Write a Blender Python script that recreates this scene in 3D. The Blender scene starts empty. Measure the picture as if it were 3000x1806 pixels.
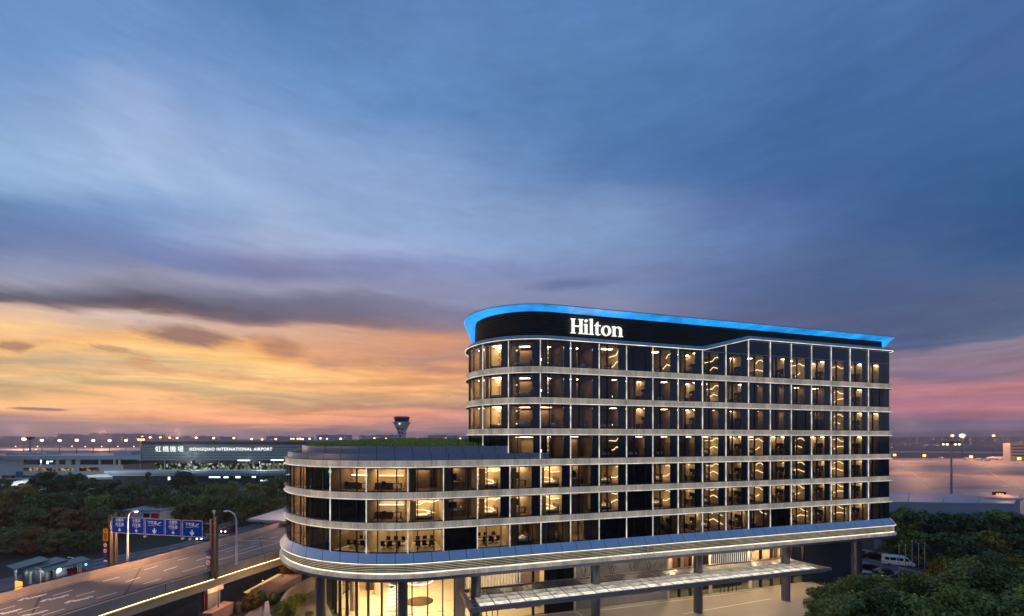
import bpy, bmesh, math, random
from mathutils import Vector, Matrix
random.seed(7)
SC = bpy.context.scene
COL = SC.collection
R = math.radians
CAM_H = 24.0
AZ = 17.0                      # camera heading, degrees from +Y toward +X
S_, C_ = math.cos(R(AZ)), math.sin(R(AZ))
F, CX, HY = 1300.0, 1500.0, 1286.0   # focal length, centre column and horizon row of the 3000 px photograph

def at(x, y, Z):
    """world point seen at photo pixel (x,y) at depth Z"""
    u = (x-CX)/F
    return Vector((Z*(u*S_+C_), Z*(S_-u*C_), CAM_H+(HY-y)/F*Z))
def gnd(x, y, z=0.0):
    return at(x, y, F*(CAM_H-z)/(y-HY))
def onY(x, Y):
    u = (x-CX)/F
    return Y*(u*S_+C_)/(S_-u*C_)

ORD = 'first second third fourth fifth sixth seventh eighth ninth tenth eleventh twelfth thirteenth fourteenth fifteenth sixteenth seventeenth eighteenth nineteenth twentieth'.split()
def ordn(i):
    if i < 20: return ORD[i]
    tens = {2:'twenty',3:'thirty',4:'forty',5:'fifty',6:'sixty'}[(i+1)//10]
    return tens+'-'+ORD[(i+1)%10-1] if (i+1)%10 else {3:'thirtieth',4:'fortieth',5:'fiftieth',6:'sixtieth'}[(i+1)//10]

# ------------------------------------------------------------------ mesh builder
class MB:
    def __init__(self): self.v=[]; self.f=[]; self.m=[]; self.s=[]
    def add(self, vs, fs, m=0, smooth=False):
        o=len(self.v); self.v += [tuple(p) for p in vs]
        for f in fs:
            self.f.append([o+i for i in f]); self.m.append(m); self.s.append(smooth)
        return self
    def quad(self, a,b,c,d, m=0): return self.add([a,b,c,d],[(0,1,2,3)],m)
    def box(self, x0,x1,y0,y1,z0,z1, m=0, M=None):
        vs=[(x,y,z) for z in (z0,z1) for y in (y0,y1) for x in (x0,x1)]
        if M is not None: vs=[M@Vector(p) for p in vs]
        return self.add(vs,[(0,2,3,1),(4,5,7,6),(0,1,5,4),(2,6,7,3),(0,4,6,2),(1,3,7,5)],m)
    def prism(self, poly, z0, z1, m=0, M=None, axis='z'):
        n=len(poly)
        if axis=='z': vs=[(p[0],p[1],z0) for p in poly]+[(p[0],p[1],z1) for p in poly]
        elif axis=='y': vs=[(p[0],z0,p[1]) for p in poly]+[(p[0],z1,p[1]) for p in poly]
        else: vs=[(z0,p[0],p[1]) for p in poly]+[(z1,p[0],p[1]) for p in poly]
        if M is not None: vs=[M@Vector(p) for p in vs]
        fs=[tuple(range(n-1,-1,-1)), tuple(range(n,2*n))]+[(i,(i+1)%n,n+(i+1)%n,n+i) for i in range(n)]
        return self.add(vs,fs,m)
    def tube(self, pts, r, m=0, n=8, caps=True):
        pts=[Vector(p) for p in pts]; rs=r if isinstance(r,(list,tuple)) else [r]*len(pts)
        vs=[]; fs=[]; prev=None
        for i,p in enumerate(pts):
            d=(pts[min(i+1,len(pts)-1)]-pts[max(i-1,0)]).normalized()
            a=d.orthogonal().normalized() if prev is None else (prev-d*prev.dot(d)).normalized()
            prev=a; b=d.cross(a)
            for k in range(n):
                t=2*math.pi*k/n; vs.append(p+(a*math.cos(t)+b*math.sin(t))*rs[i])
        for i in range(len(pts)-1):
            for k in range(n): fs.append((i*n+k,i*n+(k+1)%n,(i+1)*n+(k+1)%n,(i+1)*n+k))
        if caps: fs += [tuple(range(n-1,-1,-1)), tuple((len(pts)-1)*n+k for k in range(n))]
        return self.add(vs,fs,m,True)
    def lathe(self, prof, c=(0,0,0), m=0, n=16, smooth=True):
        vs=[]; fs=[]
        for r,z in prof:
            for k in range(n):
                t=2*math.pi*k/n; vs.append((c[0]+r*math.cos(t),c[1]+r*math.sin(t),c[2]+z))
        for i in range(len(prof)-1):
            for k in range(n): fs.append((i*n+k,i*n+(k+1)%n,(i+1)*n+(k+1)%n,(i+1)*n+k))
        return self.add(vs,fs,m,smooth)
    def ball(self, c, r, m=0, n=10, sx=1, sy=1, sz=1):
        vs=[(c[0],c[1],c[2]-r*sz)]; k=n//2
        for i in range(1,k):
            t=math.pi*i/k
            for j in range(n):
                a=2*math.pi*j/n; vs.append((c[0]+r*sx*math.sin(t)*math.cos(a),c[1]+r*sy*math.sin(t)*math.sin(a),c[2]-r*sz*math.cos(t)))
        vs.append((c[0],c[1],c[2]+r*sz)); fs=[]
        for j in range(n): fs.append((0,1+(j+1)%n,1+j))
        for i in range(k-2):
            for j in range(n): fs.append((1+i*n+j,1+i*n+(j+1)%n,1+(i+1)*n+(j+1)%n,1+(i+1)*n+j))
        L=len(vs)-1
        for j in range(n): fs.append((L,1+(k-2)*n+j,1+(k-2)*n+(j+1)%n))
        return self.add(vs,fs,m,True)
    def sweep(self, rings, m=0, closed=True, ms=None, smooth=False, loop=True):
        """rings: one list of 3D points per profile point"""
        n=len(rings[0]); k=len(rings)
        vs=[p for r in rings for p in r]
        o=len(self.v); self.v += [tuple(p) for p in vs]
        for i in range(k if loop else k-1):
            j=(i+1)%k
            for t in range(n if closed else n-1):
                t2=(t+1)%n
                self.f.append([o+i*n+t,o+j*n+t,o+j*n+t2,o+i*n+t2]); self.m.append(ms[i] if ms else m); self.s.append(smooth)
        return self
    def mesh(self, name, mats):
        me=bpy.data.meshes.new(name); me.from_pydata(self.v,[],self.f)
        mats = mats if isinstance(mats,(list,tuple)) else [mats]
        for x in mats: me.materials.append(x)
        me.polygons.foreach_set('material_index', self.m); me.polygons.foreach_set('use_smooth', self.s)
        me.update(); return me
    def build(self, name, mats, parent=None):
        return link(self.mesh(name, mats), name, parent)

def link(me, name, parent=None, loc=None, rz=0):
    o=bpy.data.objects.new(name, me); COL.objects.link(o)
    if parent is not None: o.parent=parent
    if loc is not None: o.location=loc
    if rz: o.rotation_euler=(0,0,rz)
    return o
def empty(name, loc=(0,0,0), rz=0):
    return link(None, name, None, loc, rz)
def tag(o, label, cat, group=None):
    o['label']=label; o['category']=cat
    if group: o['group']=group
    return o
def struct(o, kind='structure'):
    o['kind']=kind; return o
def copy_tree(o, parent=None):
    c=o.copy(); COL.objects.link(c)
    if parent is not None: c.parent=parent
    for ch in list(o.children): copy_tree(ch, c)
    return c

# ------------------------------------------------------------------ materials
def _new(name):
    m=bpy.data.materials.new(name); m.use_nodes=True; nt=m.node_tree
    for n in list(nt.nodes): nt.nodes.remove(n)
    out=nt.nodes.new('ShaderNodeOutputMaterial'); return m,nt,out
def pm(name, col, rough=.6, metal=0., var=.25, scale=1.5, bump=0., stretch=(1,1,1), spec=.5, rvar=.1, rand=0., joint=0.):
    """principled surface: colour broken up by two noises, roughness varied, optional bump"""
    m,nt,out=_new(name); N=nt.nodes.new; L=nt.links.new
    b=N('ShaderNodeBsdfPrincipled'); L(b.outputs[0],out.inputs[0])
    b.inputs['Metallic'].default_value=metal; b.inputs['Specular IOR Level'].default_value=spec
    tc=N('ShaderNodeTexCoord'); mp=N('ShaderNodeMapping'); mp.inputs['Scale'].default_value=stretch
    geo=N('ShaderNodeNewGeometry'); L(geo.outputs['Position'],mp.inputs[0])
    n1=N('ShaderNodeTexNoise'); n1.inputs['Scale'].default_value=scale; n1.inputs['Detail'].default_value=6; n1.inputs['Roughness'].default_value=.65
    L(mp.outputs[0],n1.inputs['Vector'])
    n2=N('ShaderNodeTexNoise'); n2.inputs['Scale'].default_value=scale*.17; n2.inputs['Detail'].default_value=3
    L(mp.outputs[0],n2.inputs['Vector'])
    ad=N('ShaderNodeMath'); ad.operation='ADD'; L(n1.outputs[0],ad.inputs[0]); L(n2.outputs[0],ad.inputs[1])
    mr=N('ShaderNodeMapRange'); mr.inputs[1].default_value=.65; mr.inputs[2].default_value=1.35; mr.inputs[3].default_value=1-var; mr.inputs[4].default_value=1+var
    L(ad.outputs[0],mr.inputs[0])
    v=mr.outputs[0]
    if rand:
        oi=N('ShaderNodeObjectInfo'); rr=N('ShaderNodeMapRange'); rr.inputs[3].default_value=1-rand; rr.inputs[4].default_value=1+rand
        L(oi.outputs['Random'],rr.inputs[0]); mu=N('ShaderNodeMath'); mu.operation='MULTIPLY'; L(v,mu.inputs[0]); L(rr.outputs[0],mu.inputs[1]); v=mu.outputs[0]
    if joint:
        sp=N('ShaderNodeSeparateXYZ'); L(geo.outputs['Position'],sp.inputs[0]); dv=N('ShaderNodeMath'); dv.operation='DIVIDE'; dv.inputs[1].default_value=joint; L(sp.outputs[0],dv.inputs[0])
        fr=N('ShaderNodeMath'); fr.operation='FRACT'; L(dv.outputs[0],fr.inputs[0]); gt=N('ShaderNodeMath'); gt.operation='GREATER_THAN'; gt.inputs[1].default_value=.07/joint; L(fr.outputs[0],gt.inputs[0])
        ja=N('ShaderNodeMath'); ja.operation='MULTIPLY_ADD'; ja.inputs[1].default_value=.7; ja.inputs[2].default_value=.3; L(gt.outputs[0],ja.inputs[0]); jm=N('ShaderNodeMath'); jm.operation='MULTIPLY'; L(v,jm.inputs[0]); L(ja.outputs[0],jm.inputs[1]); v=jm.outputs[0]
    vm=N('ShaderNodeVectorMath'); vm.operation='SCALE'; vm.inputs[0].default_value=col[:3]; L(v,vm.inputs['Scale'])
    L(vm.outputs[0],b.inputs['Base Color'])
    r2=N('ShaderNodeMapRange'); r2.inputs[3].default_value=max(0.02,rough-rvar); r2.inputs[4].default_value=min(1,rough+rvar); L(n1.outputs[0],r2.inputs[0]); L(r2.outputs[0],b.inputs['Roughness'])
    if bump:
        bp=N('ShaderNodeBump'); bp.inputs['Strength'].default_value=bump; bp.inputs['Distance'].default_value=.05; L(n1.outputs[0],bp.inputs['Height']); L(bp.outputs[0],b.inputs['Normal'])
    return m
def em(name, col, k, var=0., scale=2.):
    m,nt,out=_new(name); e=nt.nodes.new('ShaderNodeEmission'); e.inputs[0].default_value=(*col,1); e.inputs[1].default_value=k
    nt.links.new(e.outputs[0],out.inputs[0])
    if var:
        n=nt.nodes.new('ShaderNodeTexNoise'); n.inputs['Scale'].default_value=scale; g=nt.nodes.new('ShaderNodeNewGeometry'); nt.links.new(g.outputs['Position'],n.inputs['Vector'])
        mr=nt.nodes.new('ShaderNodeMapRange'); mr.inputs[1].default_value=.3; mr.inputs[2].default_value=.7; mr.inputs[3].default_value=k*(1-var); mr.inputs[4].default_value=k*(1+var)
        nt.links.new(n.outputs[0],mr.inputs[0]); nt.links.new(mr.outputs[0],e.inputs[1])
    return m
def glass(name, tint=(.8,.85,.9), refl=1.0, ior=1.5, rough=.0):
    m,nt,out=_new(name); N=nt.nodes.new; L=nt.links.new
    t=N('ShaderNodeBsdfTransparent'); t.inputs[0].default_value=(*tint,1)
    g=N('ShaderNodeBsdfGlossy'); g.inputs['Roughness'].default_value=rough; g.inputs[0].default_value=(refl,refl,refl,1)
    fr=N('ShaderNodeFresnel'); fr.inputs[0].default_value=ior
    ge=N('ShaderNodeNewGeometry'); no=N('ShaderNodeTexNoise'); no.inputs['Scale'].default_value=.35; L(ge.outputs['Position'],no.inputs['Vector'])
    bp=N('ShaderNodeBump'); bp.inputs['Strength'].default_value=.03; bp.inputs['Distance'].default_value=.1; L(no.outputs[0],bp.inputs['Height']); L(bp.outputs[0],g.inputs['Normal'])
    mx=N('ShaderNodeMixShader'); L(fr.outputs[0],mx.inputs[0]); L(t.outputs[0],mx.inputs[1]); L(g.outputs[0],mx.inputs[2]); L(mx.outputs[0],out.inputs[0])
    return m
def leafmat(name, c1, c2, c3):
    m,nt,out=_new(name); N=nt.nodes.new; L=nt.links.new
    b=N('ShaderNodeBsdfPrincipled'); b.inputs['Roughness'].default_value=.55; b.inputs['Specular IOR Level'].default_value=.25
    tr=N('ShaderNodeBsdfTranslucent'); mx=N('ShaderNodeMixShader'); mx.inputs[0].default_value=.25
    g=N('ShaderNodeNewGeometry'); n=N('ShaderNodeTexNoise'); n.inputs['Scale'].default_value=.55; n.inputs['Detail'].default_value=4; L(g.outputs['Position'],n.inputs['Vector'])
    oi=N('ShaderNodeObjectInfo'); a=N('ShaderNodeMath'); a.operation='MULTIPLY_ADD'; a.inputs[1].default_value=.38; L(oi.outputs['Random'],a.inputs[0])
    rn=N('ShaderNodeMath'); rn.operation='MULTIPLY_ADD'; rn.inputs[1].default_value=.42; L(g.outputs['Random Per Island'],rn.inputs[0]); L(n.outputs[0],rn.inputs[2])
    L(rn.outputs[0],a.inputs[2])
    cr=N('ShaderNodeValToRGB'); e=cr.color_ramp.elements; e[0].position=.45; e[0].color=(*c1,1); e[1].position=1.15 if False else 1.0; e[1].color=(*c3,1)
    x=cr.color_ramp.elements.new(.72); x.color=(*c2,1)
    L(a.outputs[0],cr.inputs[0]); L(cr.outputs[0],b.inputs['Base Color']); L(cr.outputs[0],tr.inputs[0])
    L(b.outputs[0],mx.inputs[1]); L(tr.outputs[0],mx.inputs[2]); L(mx.outputs[0],out.inputs[0]); return m

def text_mb(s, size, M, mat=0, depth=.02, spacing=1., target=None, bold=0.):
    """lettering as solid mesh added to a mesh builder; M maps text plane (x right, y up) to world"""
    cu=bpy.data.curves.new('lettering','FONT'); cu.body=s; cu.size=size; cu.extrude=depth; cu.align_x='CENTER'; cu.space_character=spacing; cu.offset=bold; cu.resolution_u=3
    ob=bpy.data.objects.new('lettering',cu); COL.objects.link(ob)
    dg=bpy.context.evaluated_depsgraph_get(); me=ob.evaluated_get(dg).to_mesh()
    vs=[M@v.co for v in me.vertices]; fs=[tuple(p.vertices) for p in me.polygons]
    ob.evaluated_get(dg).to_mesh_clear(); bpy.data.objects.remove(ob); bpy.data.curves.remove(cu)
    if target is not None: target.add(vs,fs,mat)
    return vs,fs

# ------------------------------------------------------------------ sky
def srgb(c):
    return tuple(((v/255+.055)/1.055)**2.4 if v/255>.04045 else v/255/12.92 for v in c)
SKY = {
 0:[(0,105,146,198),(150,110,152,205),(300,128,162,210),(450,145,180,218),(530,142,178,218),(590,105,138,185),(660,102,130,178),(720,112,128,170),(780,150,155,180),(830,160,160,180),(850,105,105,120),(875,98,95,108),(892,200,170,155),(920,225,190,160),(970,252,208,140),(1010,215,170,120),(1035,240,190,120),(1060,190,165,125),(1090,250,205,130),(1120,195,165,115),(1150,215,175,115),(1185,250,190,110),(1203,225,160,105),(1217,160,125,115),(1240,165,130,128),(1286,160,125,130)],
 400:[(0,107,148,200),(150,116,154,206),(300,146,176,218),(430,160,182,222),(530,160,188,225),(600,125,160,208),(650,118,145,195),(700,120,140,190),(760,115,135,180),(800,150,150,175),(850,130,130,152),(880,92,90,105),(907,115,95,100),(922,215,190,180),(965,215,185,165),(988,250,195,120),(1030,253,210,135),(1058,205,172,125),(1078,215,170,115),(1095,253,215,140),(1125,200,165,110),(1150,240,185,110),(1185,252,190,115),(1225,240,165,110),(1245,165,130,125),(1286,162,125,132)],
 800:[(0,85,128,182),(150,95,138,192),(300,120,158,208),(430,140,170,215),(560,150,175,218),(640,155,178,215),(715,165,180,215),(760,135,140,180),(800,122,128,170),(840,152,155,180),(880,112,112,138),(915,105,100,118),(932,140,115,118),(950,215,175,155),(985,222,177,145),(1020,238,170,100),(1058,253,205,120),(1088,254,215,140),(1105,225,170,105),(1128,250,195,110),(1160,200,160,110),(1195,195,145,95),(1212,245,165,105),(1240,235,155,110),(1262,165,130,128),(1286,155,120,130)],
 1250:[(0,92,132,188),(150,95,136,190),(300,95,138,192),(420,120,156,205),(560,135,165,210),(650,142,170,212),(725,155,175,215),(785,135,148,195),(815,140,150,190),(865,145,148,180),(900,128,128,156),(940,138,128,150),(970,160,130,130),(1000,215,160,130),(1030,210,155,128),(1060,185,138,115),(1088,245,175,100),(1105,240,175,102),(1118,225,160,100),(1132,245,180,105),(1160,215,160,105),(1195,180,135,105),(1210,225,145,115),(1235,200,130,115),(1262,160,122,125),(1286,140,112,128)],
 1800:[(0,82,128,185),(150,84,127,180),(300,80,124,178),(450,78,120,175),(520,88,125,178),(600,118,146,192),(680,125,155,200),(760,125,148,190),(800,118,138,180),(850,125,140,180),(880,130,140,175),(1000,150,130,145),(1100,150,120,135),(1180,170,120,125),(1230,130,110,130),(1286,110,100,120)],
 2100:[(0,80,124,181),(150,79,121,176),(300,74,116,170),(450,70,110,166),(530,74,112,165),(610,95,120,172),(690,102,132,182),(770,102,125,172),(850,95,115,160),(910,92,108,150),(1000,105,105,138),(1050,130,115,140),(1150,165,110,125),(1220,120,102,130),(1286,95,90,112)],
 2400:[(0,78,118,175),(150,72,112,168),(300,65,105,160),(450,64,105,158),(550,68,102,158),(650,80,108,160),(750,80,105,150),(850,75,98,140),(930,80,95,135),(1000,85,95,130),(1050,130,115,140),(1100,120,105,130),(1150,165,110,125),(1200,150,100,120),(1225,115,100,130),(1270,85,90,115),(1286,80,80,105)],
 2650:[(0,75,114,170),(150,70,108,164),(300,64,106,160),(450,62,102,155),(550,58,98,150),(670,66,96,148),(760,72,100,146),(850,78,97,138),(930,78,95,133),(1020,78,92,130),(1050,138,120,142),(1085,142,118,138),(1105,128,106,130),(1140,178,110,122),(1165,160,105,125),(1195,165,100,118),(1222,125,98,125),(1240,98,94,124),(1270,84,88,116),(1286,80,80,105)],
 3000:[(0,68,105,160),(150,70,102,158),(300,62,106,155),(450,58,98,150),(550,48,92,138),(680,50,85,135),(780,66,98,142),(860,85,98,135),(930,78,95,130),(985,90,105,135),(1000,140,130,150),(1060,140,115,130),(1095,125,105,122),(1128,175,110,120),(1170,160,105,125),(1200,175,105,120),(1225,150,100,120),(1240,110,95,125),(1270,80,85,115),(1286,75,75,100)],
}
for _x in SKY:                                    # the glow is more orange than yellow
    SKY[_x]=[(k[0],min(255,k[1]*1.01),k[2]*(.955 if k[1]>205 and k[3]<150 else 1),k[3]*(.90 if k[1]>205 and k[3]<150 else 1)) for k in SKY[_x]]
def build_sky():
    w=bpy.data.worlds.new('World'); SC.world=w; w.use_nodes=True; nt=w.node_tree
    for n in list(nt.nodes): nt.nodes.remove(n)
    N=nt.nodes.new; L=nt.links.new
    out=N('ShaderNodeOutputWorld'); bg=N('ShaderNodeBackground'); L(bg.outputs[0],out.inputs[0]); bg.inputs[1].default_value=1.0
    tc=N('ShaderNodeTexCoord'); sx=N('ShaderNodeSeparateXYZ'); L(tc.outputs['Generated'],sx.inputs[0])
    def math_(op,a,b=None,c=None,clamp=False):
        n=N('ShaderNodeMath'); n.operation=op; n.use_clamp=clamp
        for i,v in enumerate((a,b,c)):
            if v is None: continue
            if isinstance(v,(int,float)): n.inputs[i].default_value=v
            else: L(v,n.inputs[i])
        return n.outputs[0]
    az=math_('ARCTAN2',sx.outputs[0],sx.outputs[1]); el=math_('ARCSINE',sx.outputs[2])
    def noise(sa,se,scale,detail=5,rough=.6,off=0.,dist=0.):
        cb=N('ShaderNodeCombineXYZ'); L(math_('MULTIPLY_ADD',az,sa,off),cb.inputs[0]); L(math_('MULTIPLY',el,se),cb.inputs[1]); cb.inputs[2].default_value=off
        n=N('ShaderNodeTexNoise'); n.inputs['Scale'].default_value=scale; n.inputs['Detail'].default_value=detail; n.inputs['Roughness'].default_value=rough; n.inputs['Distortion'].default_value=dist; L(cb.outputs[0],n.inputs['Vector']); return n.outputs[0]
    # domain warp: low clouds wave more finely than the high veil
    low=math_('SUBTRACT',1.0,math_('MULTIPLY',el,4.2),clamp=True)
    w1=math_('SUBTRACT',noise(1.,3.5,3.0,4,.55,1.3),.5)
    w2=math_('SUBTRACT',noise(1.,6.,7.0,6,.6,7.7,.6),.5)
    wl=math_('MULTIPLY',w2,math_('MULTIPLY_ADD',low,.045,.02))
    edge=math_('MULTIPLY',el,9.0,clamp=True)
    el2=math_('ADD',el,math_('MULTIPLY',edge,math_('ADD',math_('MULTIPLY',w1,.075),wl)))
    az2=math_('ADD',az,math_('MULTIPLY',w1,.10))
    MAXE=.85
    fac=math_('DIVIDE',el2,MAXE,clamp=True)
    cols=[]
    xs=sorted(SKY)
    def ramp(keys):
        r=N('ShaderNodeValToRGB'); cr=r.color_ramp; cr.interpolation='EASE' if False else 'LINEAR'
        keys=sorted(keys)
        keep=[keys[0]]
        for k in keys[1:]:
            if k[0]-keep[-1][0]>.0012: keep.append(k)
        keys=keep[:32]
        e=cr.elements; e[0].position=keys[0][0]; e[0].color=(*keys[0][1],1); e[1].position=keys[-1][0]; e[1].color=(*keys[-1][1],1)
        for p,c in keys[1:-1]:
            q=e.new(p); q.color=(*c,1)
        L(fac,r.inputs[0]); return r.outputs[0]
    def column(x, keys):
        d=math.atan((x-CX)/F)
        return [(max(0,math.atan((HY-k[0])/F*math.cos(d)))/MAXE, srgb(k[1:])) for k in keys]
    seq=[]
    for a,b in zip(xs[:-1],xs[1:]):
        n=4 if b<=1250 else 1
        for i in range(n):
            t=i/n; x=a+(b-a)*t
            if len(SKY[a])==len(SKY[b]) and n>1:
                ks=[tuple(p+(q-p)*t for p,q in zip(ka,kb)) for ka,kb in zip(SKY[a],SKY[b])]
            else: ks=SKY[a]
            seq.append((R(AZ)+math.atan((x-CX)/F), column(x,ks)))
    seq.append((R(AZ)+math.atan((3000-CX)/F), column(3000,SKY[3000])))
    blue=[(0,srgb((112,112,135))),(.06,srgb((122,122,152))),(.14,srgb((108,126,168))),(.35,srgb((84,118,172))),(.7,srgb((78,116,172))),(1,srgb((76,114,170)))]
    seq=[(-math.pi,blue),(-1.9,blue)]+seq+[(1.7,blue),(math.pi,blue)]
    cur=None; pa=None
    for a,keys in seq:
        c=ramp(keys)
        if cur is None: cur=c
        else:
            f=math_('DIVIDE',math_('SUBTRACT',az2,pa),a-pa,clamp=True)
            mx=N('ShaderNodeMix'); mx.data_type='RGBA'; L(f,mx.inputs[0]); L(cur,mx.inputs[6]); L(c,mx.inputs[7]); cur=mx.outputs[2]
        pa=a
    NA=noise(1.,3.,5.,4,.62,3.1,.5); NB=noise(1.,4.,11.,5,.62,5.3,.6); NC=noise(1.,3.,24.,4,.65,9.2,.8)
    def patch(cur, cx, cy, wx, wy, tilt, col, amt, soft=1., nz=.9, n=None):
        """a cloud: soft ellipse in azimuth/elevation broken up by noise"""
        d=math.atan((cx-CX)/F); a0=R(AZ)+d; e0=math.atan((HY-cy)/F*math.cos(d))
        wa=wx/F*math.cos(d)**2; we=wy/F*math.cos(d)
        da=math_('SUBTRACT',az,a0); de=math_('SUBTRACT',math_('SUBTRACT',el,e0),math_('MULTIPLY',da,tilt))
        q=math_('ADD',math_('POWER',math_('DIVIDE',da,wa),2),math_('POWER',math_('DIVIDE',de,we),2))
        v=math_('ADD',math_('SUBTRACT',1.0,math_('SQRT',q)),math_('MULTIPLY',math_('SUBTRACT',n,.5),nz*2))
        v=math_('MULTIPLY',v,1.0/soft,clamp=True)
        v=math_('MULTIPLY',math_('SMOOTH_MIN',v,1.0,.3),amt,clamp=True)
        mx=N('ShaderNodeMix'); mx.data_type='RGBA'; L(v,mx.inputs[0]); L(cur,mx.inputs[6]); mx.inputs[7].default_value=(*srgb(col),1); return mx.outputs[2]
    for a in ((430,330,200,80,-.15,(166,184,225),.75,1.1,.9,NA),(420,490,200,50,-.55,(172,194,230),.7,1.,.7,NA),
              (700,560,420,60,-.25,(164,188,224),.55,1.1,.7,NA),(600,250,330,150,.3,(122,152,205),.45,1.2,.8,NA),
              (1680,832,190,20,.02,(95,110,155),.75,.8,.7,NB),(1300,560,420,90,-.2,(140,165,210),.35,1.3,.6,NA),
              (560,985,190,38,-.03,(150,115,105),.95,.7,.9,NB),(810,1015,100,32,-.05,(178,125,98),.85,.7,1.,NB),
              (420,1058,60,22,-.1,(212,150,95),.75,.6,1.,NC),(40,1012,70,20,.1,(172,125,92),.9,.6,1.,NC),(330,1022,80,13,-.1,(190,140,100),.75,.6,1.,NC),
              (955,1065,60,20,.0,(195,140,112),.8,.6,1.,NC),(110,1199,110,6,-.01,(130,105,105),.9,.5,.4,NC),
              (1320,1085,170,18,.05,(175,125,110),.7,.7,.8,NB),(1190,1122,170,14,.08,(198,140,95),.7,.7,.8,NB),(960,930,260,22,-.03,(122,110,125),.6,.8,.8,NB),
              (250,1075,260,16,-.02,(196,172,130),.55,.8,1.,NB),(650,1150,300,14,.02,(205,168,110),.6,.8,1.,NB)):
        cur=patch(cur,*a)
    # thin streaks everywhere in the lower sky, faint mottling in the upper
    st=noise(1.,9.,6.,5,.65,21.,.8)
    sm=noise(1.,2.2,4.,4,.6,33.,.4)
    k=math_('ADD',math_('MULTIPLY',math_('SUBTRACT',st,.5),math_('MULTIPLY_ADD',low,1.55,.16)),math_('ADD',math_('MULTIPLY',math_('SUBTRACT',sm,.5),.26),math_('MULTIPLY',math_('SUBTRACT',NB,.5),.24)))
    k=math_('ADD',math_('MULTIPLY_ADD',low,.22,.985),k)
    vm=N('ShaderNodeVectorMath'); vm.operation='SCALE'; L(cur,vm.inputs[0]); L(k,vm.inputs['Scale'])
    hs=N('ShaderNodeHueSaturation'); L(math_('MULTIPLY_ADD',math_('MULTIPLY',low,1.6,clamp=True),-.09,.98),hs.inputs['Saturation']); L(vm.outputs[0],hs.inputs['Color']); L(hs.outputs[0],bg.inputs[0])
    w.cycles.sampling_method='MANUAL'; w.cycles.sample_map_resolution=512
build_sky()

cam=bpy.data.cameras.new('camera'); co=bpy.data.objects.new('camera',cam); COL.objects.link(co)
co.location=(0,0,CAM_H); co.rotation_euler=(R(90),0,-R(AZ))
cam.sensor_width=36; cam.lens=36*F/3000; cam.shift_y=(HY-903)/3000; cam.clip_end=20000; cam.clip_start=.5
SC.camera=co
SC.view_settings.view_transform='Standard'; SC.view_settings.look='None'; SC.view_settings.exposure=0; SC.view_settings.gamma=1
SC.cycles.use_denoising=True; SC.cycles.max_bounces=6; SC.cycles.diffuse_bounces=3; SC.cycles.glossy_bounces=3; SC.cycles.transparent_max_bounces=24; SC.cycles.transmission_bounces=4
SC.cycles.sample_clamp_indirect=6; SC.cycles.caustics_reflective=False; SC.cycles.caustics_refractive=False
sun=bpy.data.lights.new('sun','SUN'); sun.energy=.06; sun.angle=R(12); sun.color=(1,.62,.38)
so=bpy.data.objects.new('sun',sun); COL.objects.link(so)
sd=Vector((math.sin(R(-35))*math.cos(R(4)),math.cos(R(-35))*math.cos(R(4)),math.sin(R(4))))
so.rotation_euler=sd.to_track_quat('Z','Y').to_euler(); so.location=(0,0,80)
def lamp(name, kind, loc, energy, col, size=.2, rot=None, spot=None, blend=.5, size_y=None, parent=None):
    l=bpy.data.lights.new(name,kind); l.energy=energy; l.color=col
    if kind=='AREA':
        l.size=size
        if size_y: l.shape='RECTANGLE'; l.size_y=size_y
    else: l.shadow_soft_size=size
    if spot: l.spot_size=R(spot); l.spot_blend=blend
    o=bpy.data.objects.new(name,l); COL.objects.link(o); o.location=loc
    if rot is not None: o.rotation_euler=rot
    return o
# ================================================================== materials
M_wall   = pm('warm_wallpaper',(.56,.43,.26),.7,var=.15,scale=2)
M_wall2  = pm('dim_wallpaper',(.20,.125,.075),.7,var=.2,scale=2)  # darker copy of the room surface; the dimness of unlit rooms is in its colour
M_curt   = leafmat('sheer_curtain',(.16,.12,.085),(.18,.13,.09),(.2,.15,.11))
M_ceil   = pm('room_ceiling',(.50,.42,.32),.8,var=.1)
M_carpet = pm('room_carpet',(.16,.10,.07),.9,var=.4,scale=4)
M_dark   = pm('dark_frame',(.012,.012,.014),.4,var=.3)
M_navy   = pm('navy_spandrel',(.012,.018,.032),.12,var=.3,scale=.6,spec=.7)
M_black  = pm('black_screen',(.008,.008,.010),.15,var=.2)
M_wood   = pm('dark_wood',(.10,.055,.03),.5,var=.3,stretch=(1,1,6))
M_white  = pm('white_linen',(.75,.70,.62),.8,var=.08)
M_fascia = pm('brushed_fascia',(.50,.47,.42),.42,.55,var=.35,scale=2.6,stretch=(2,2,.06))
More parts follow.
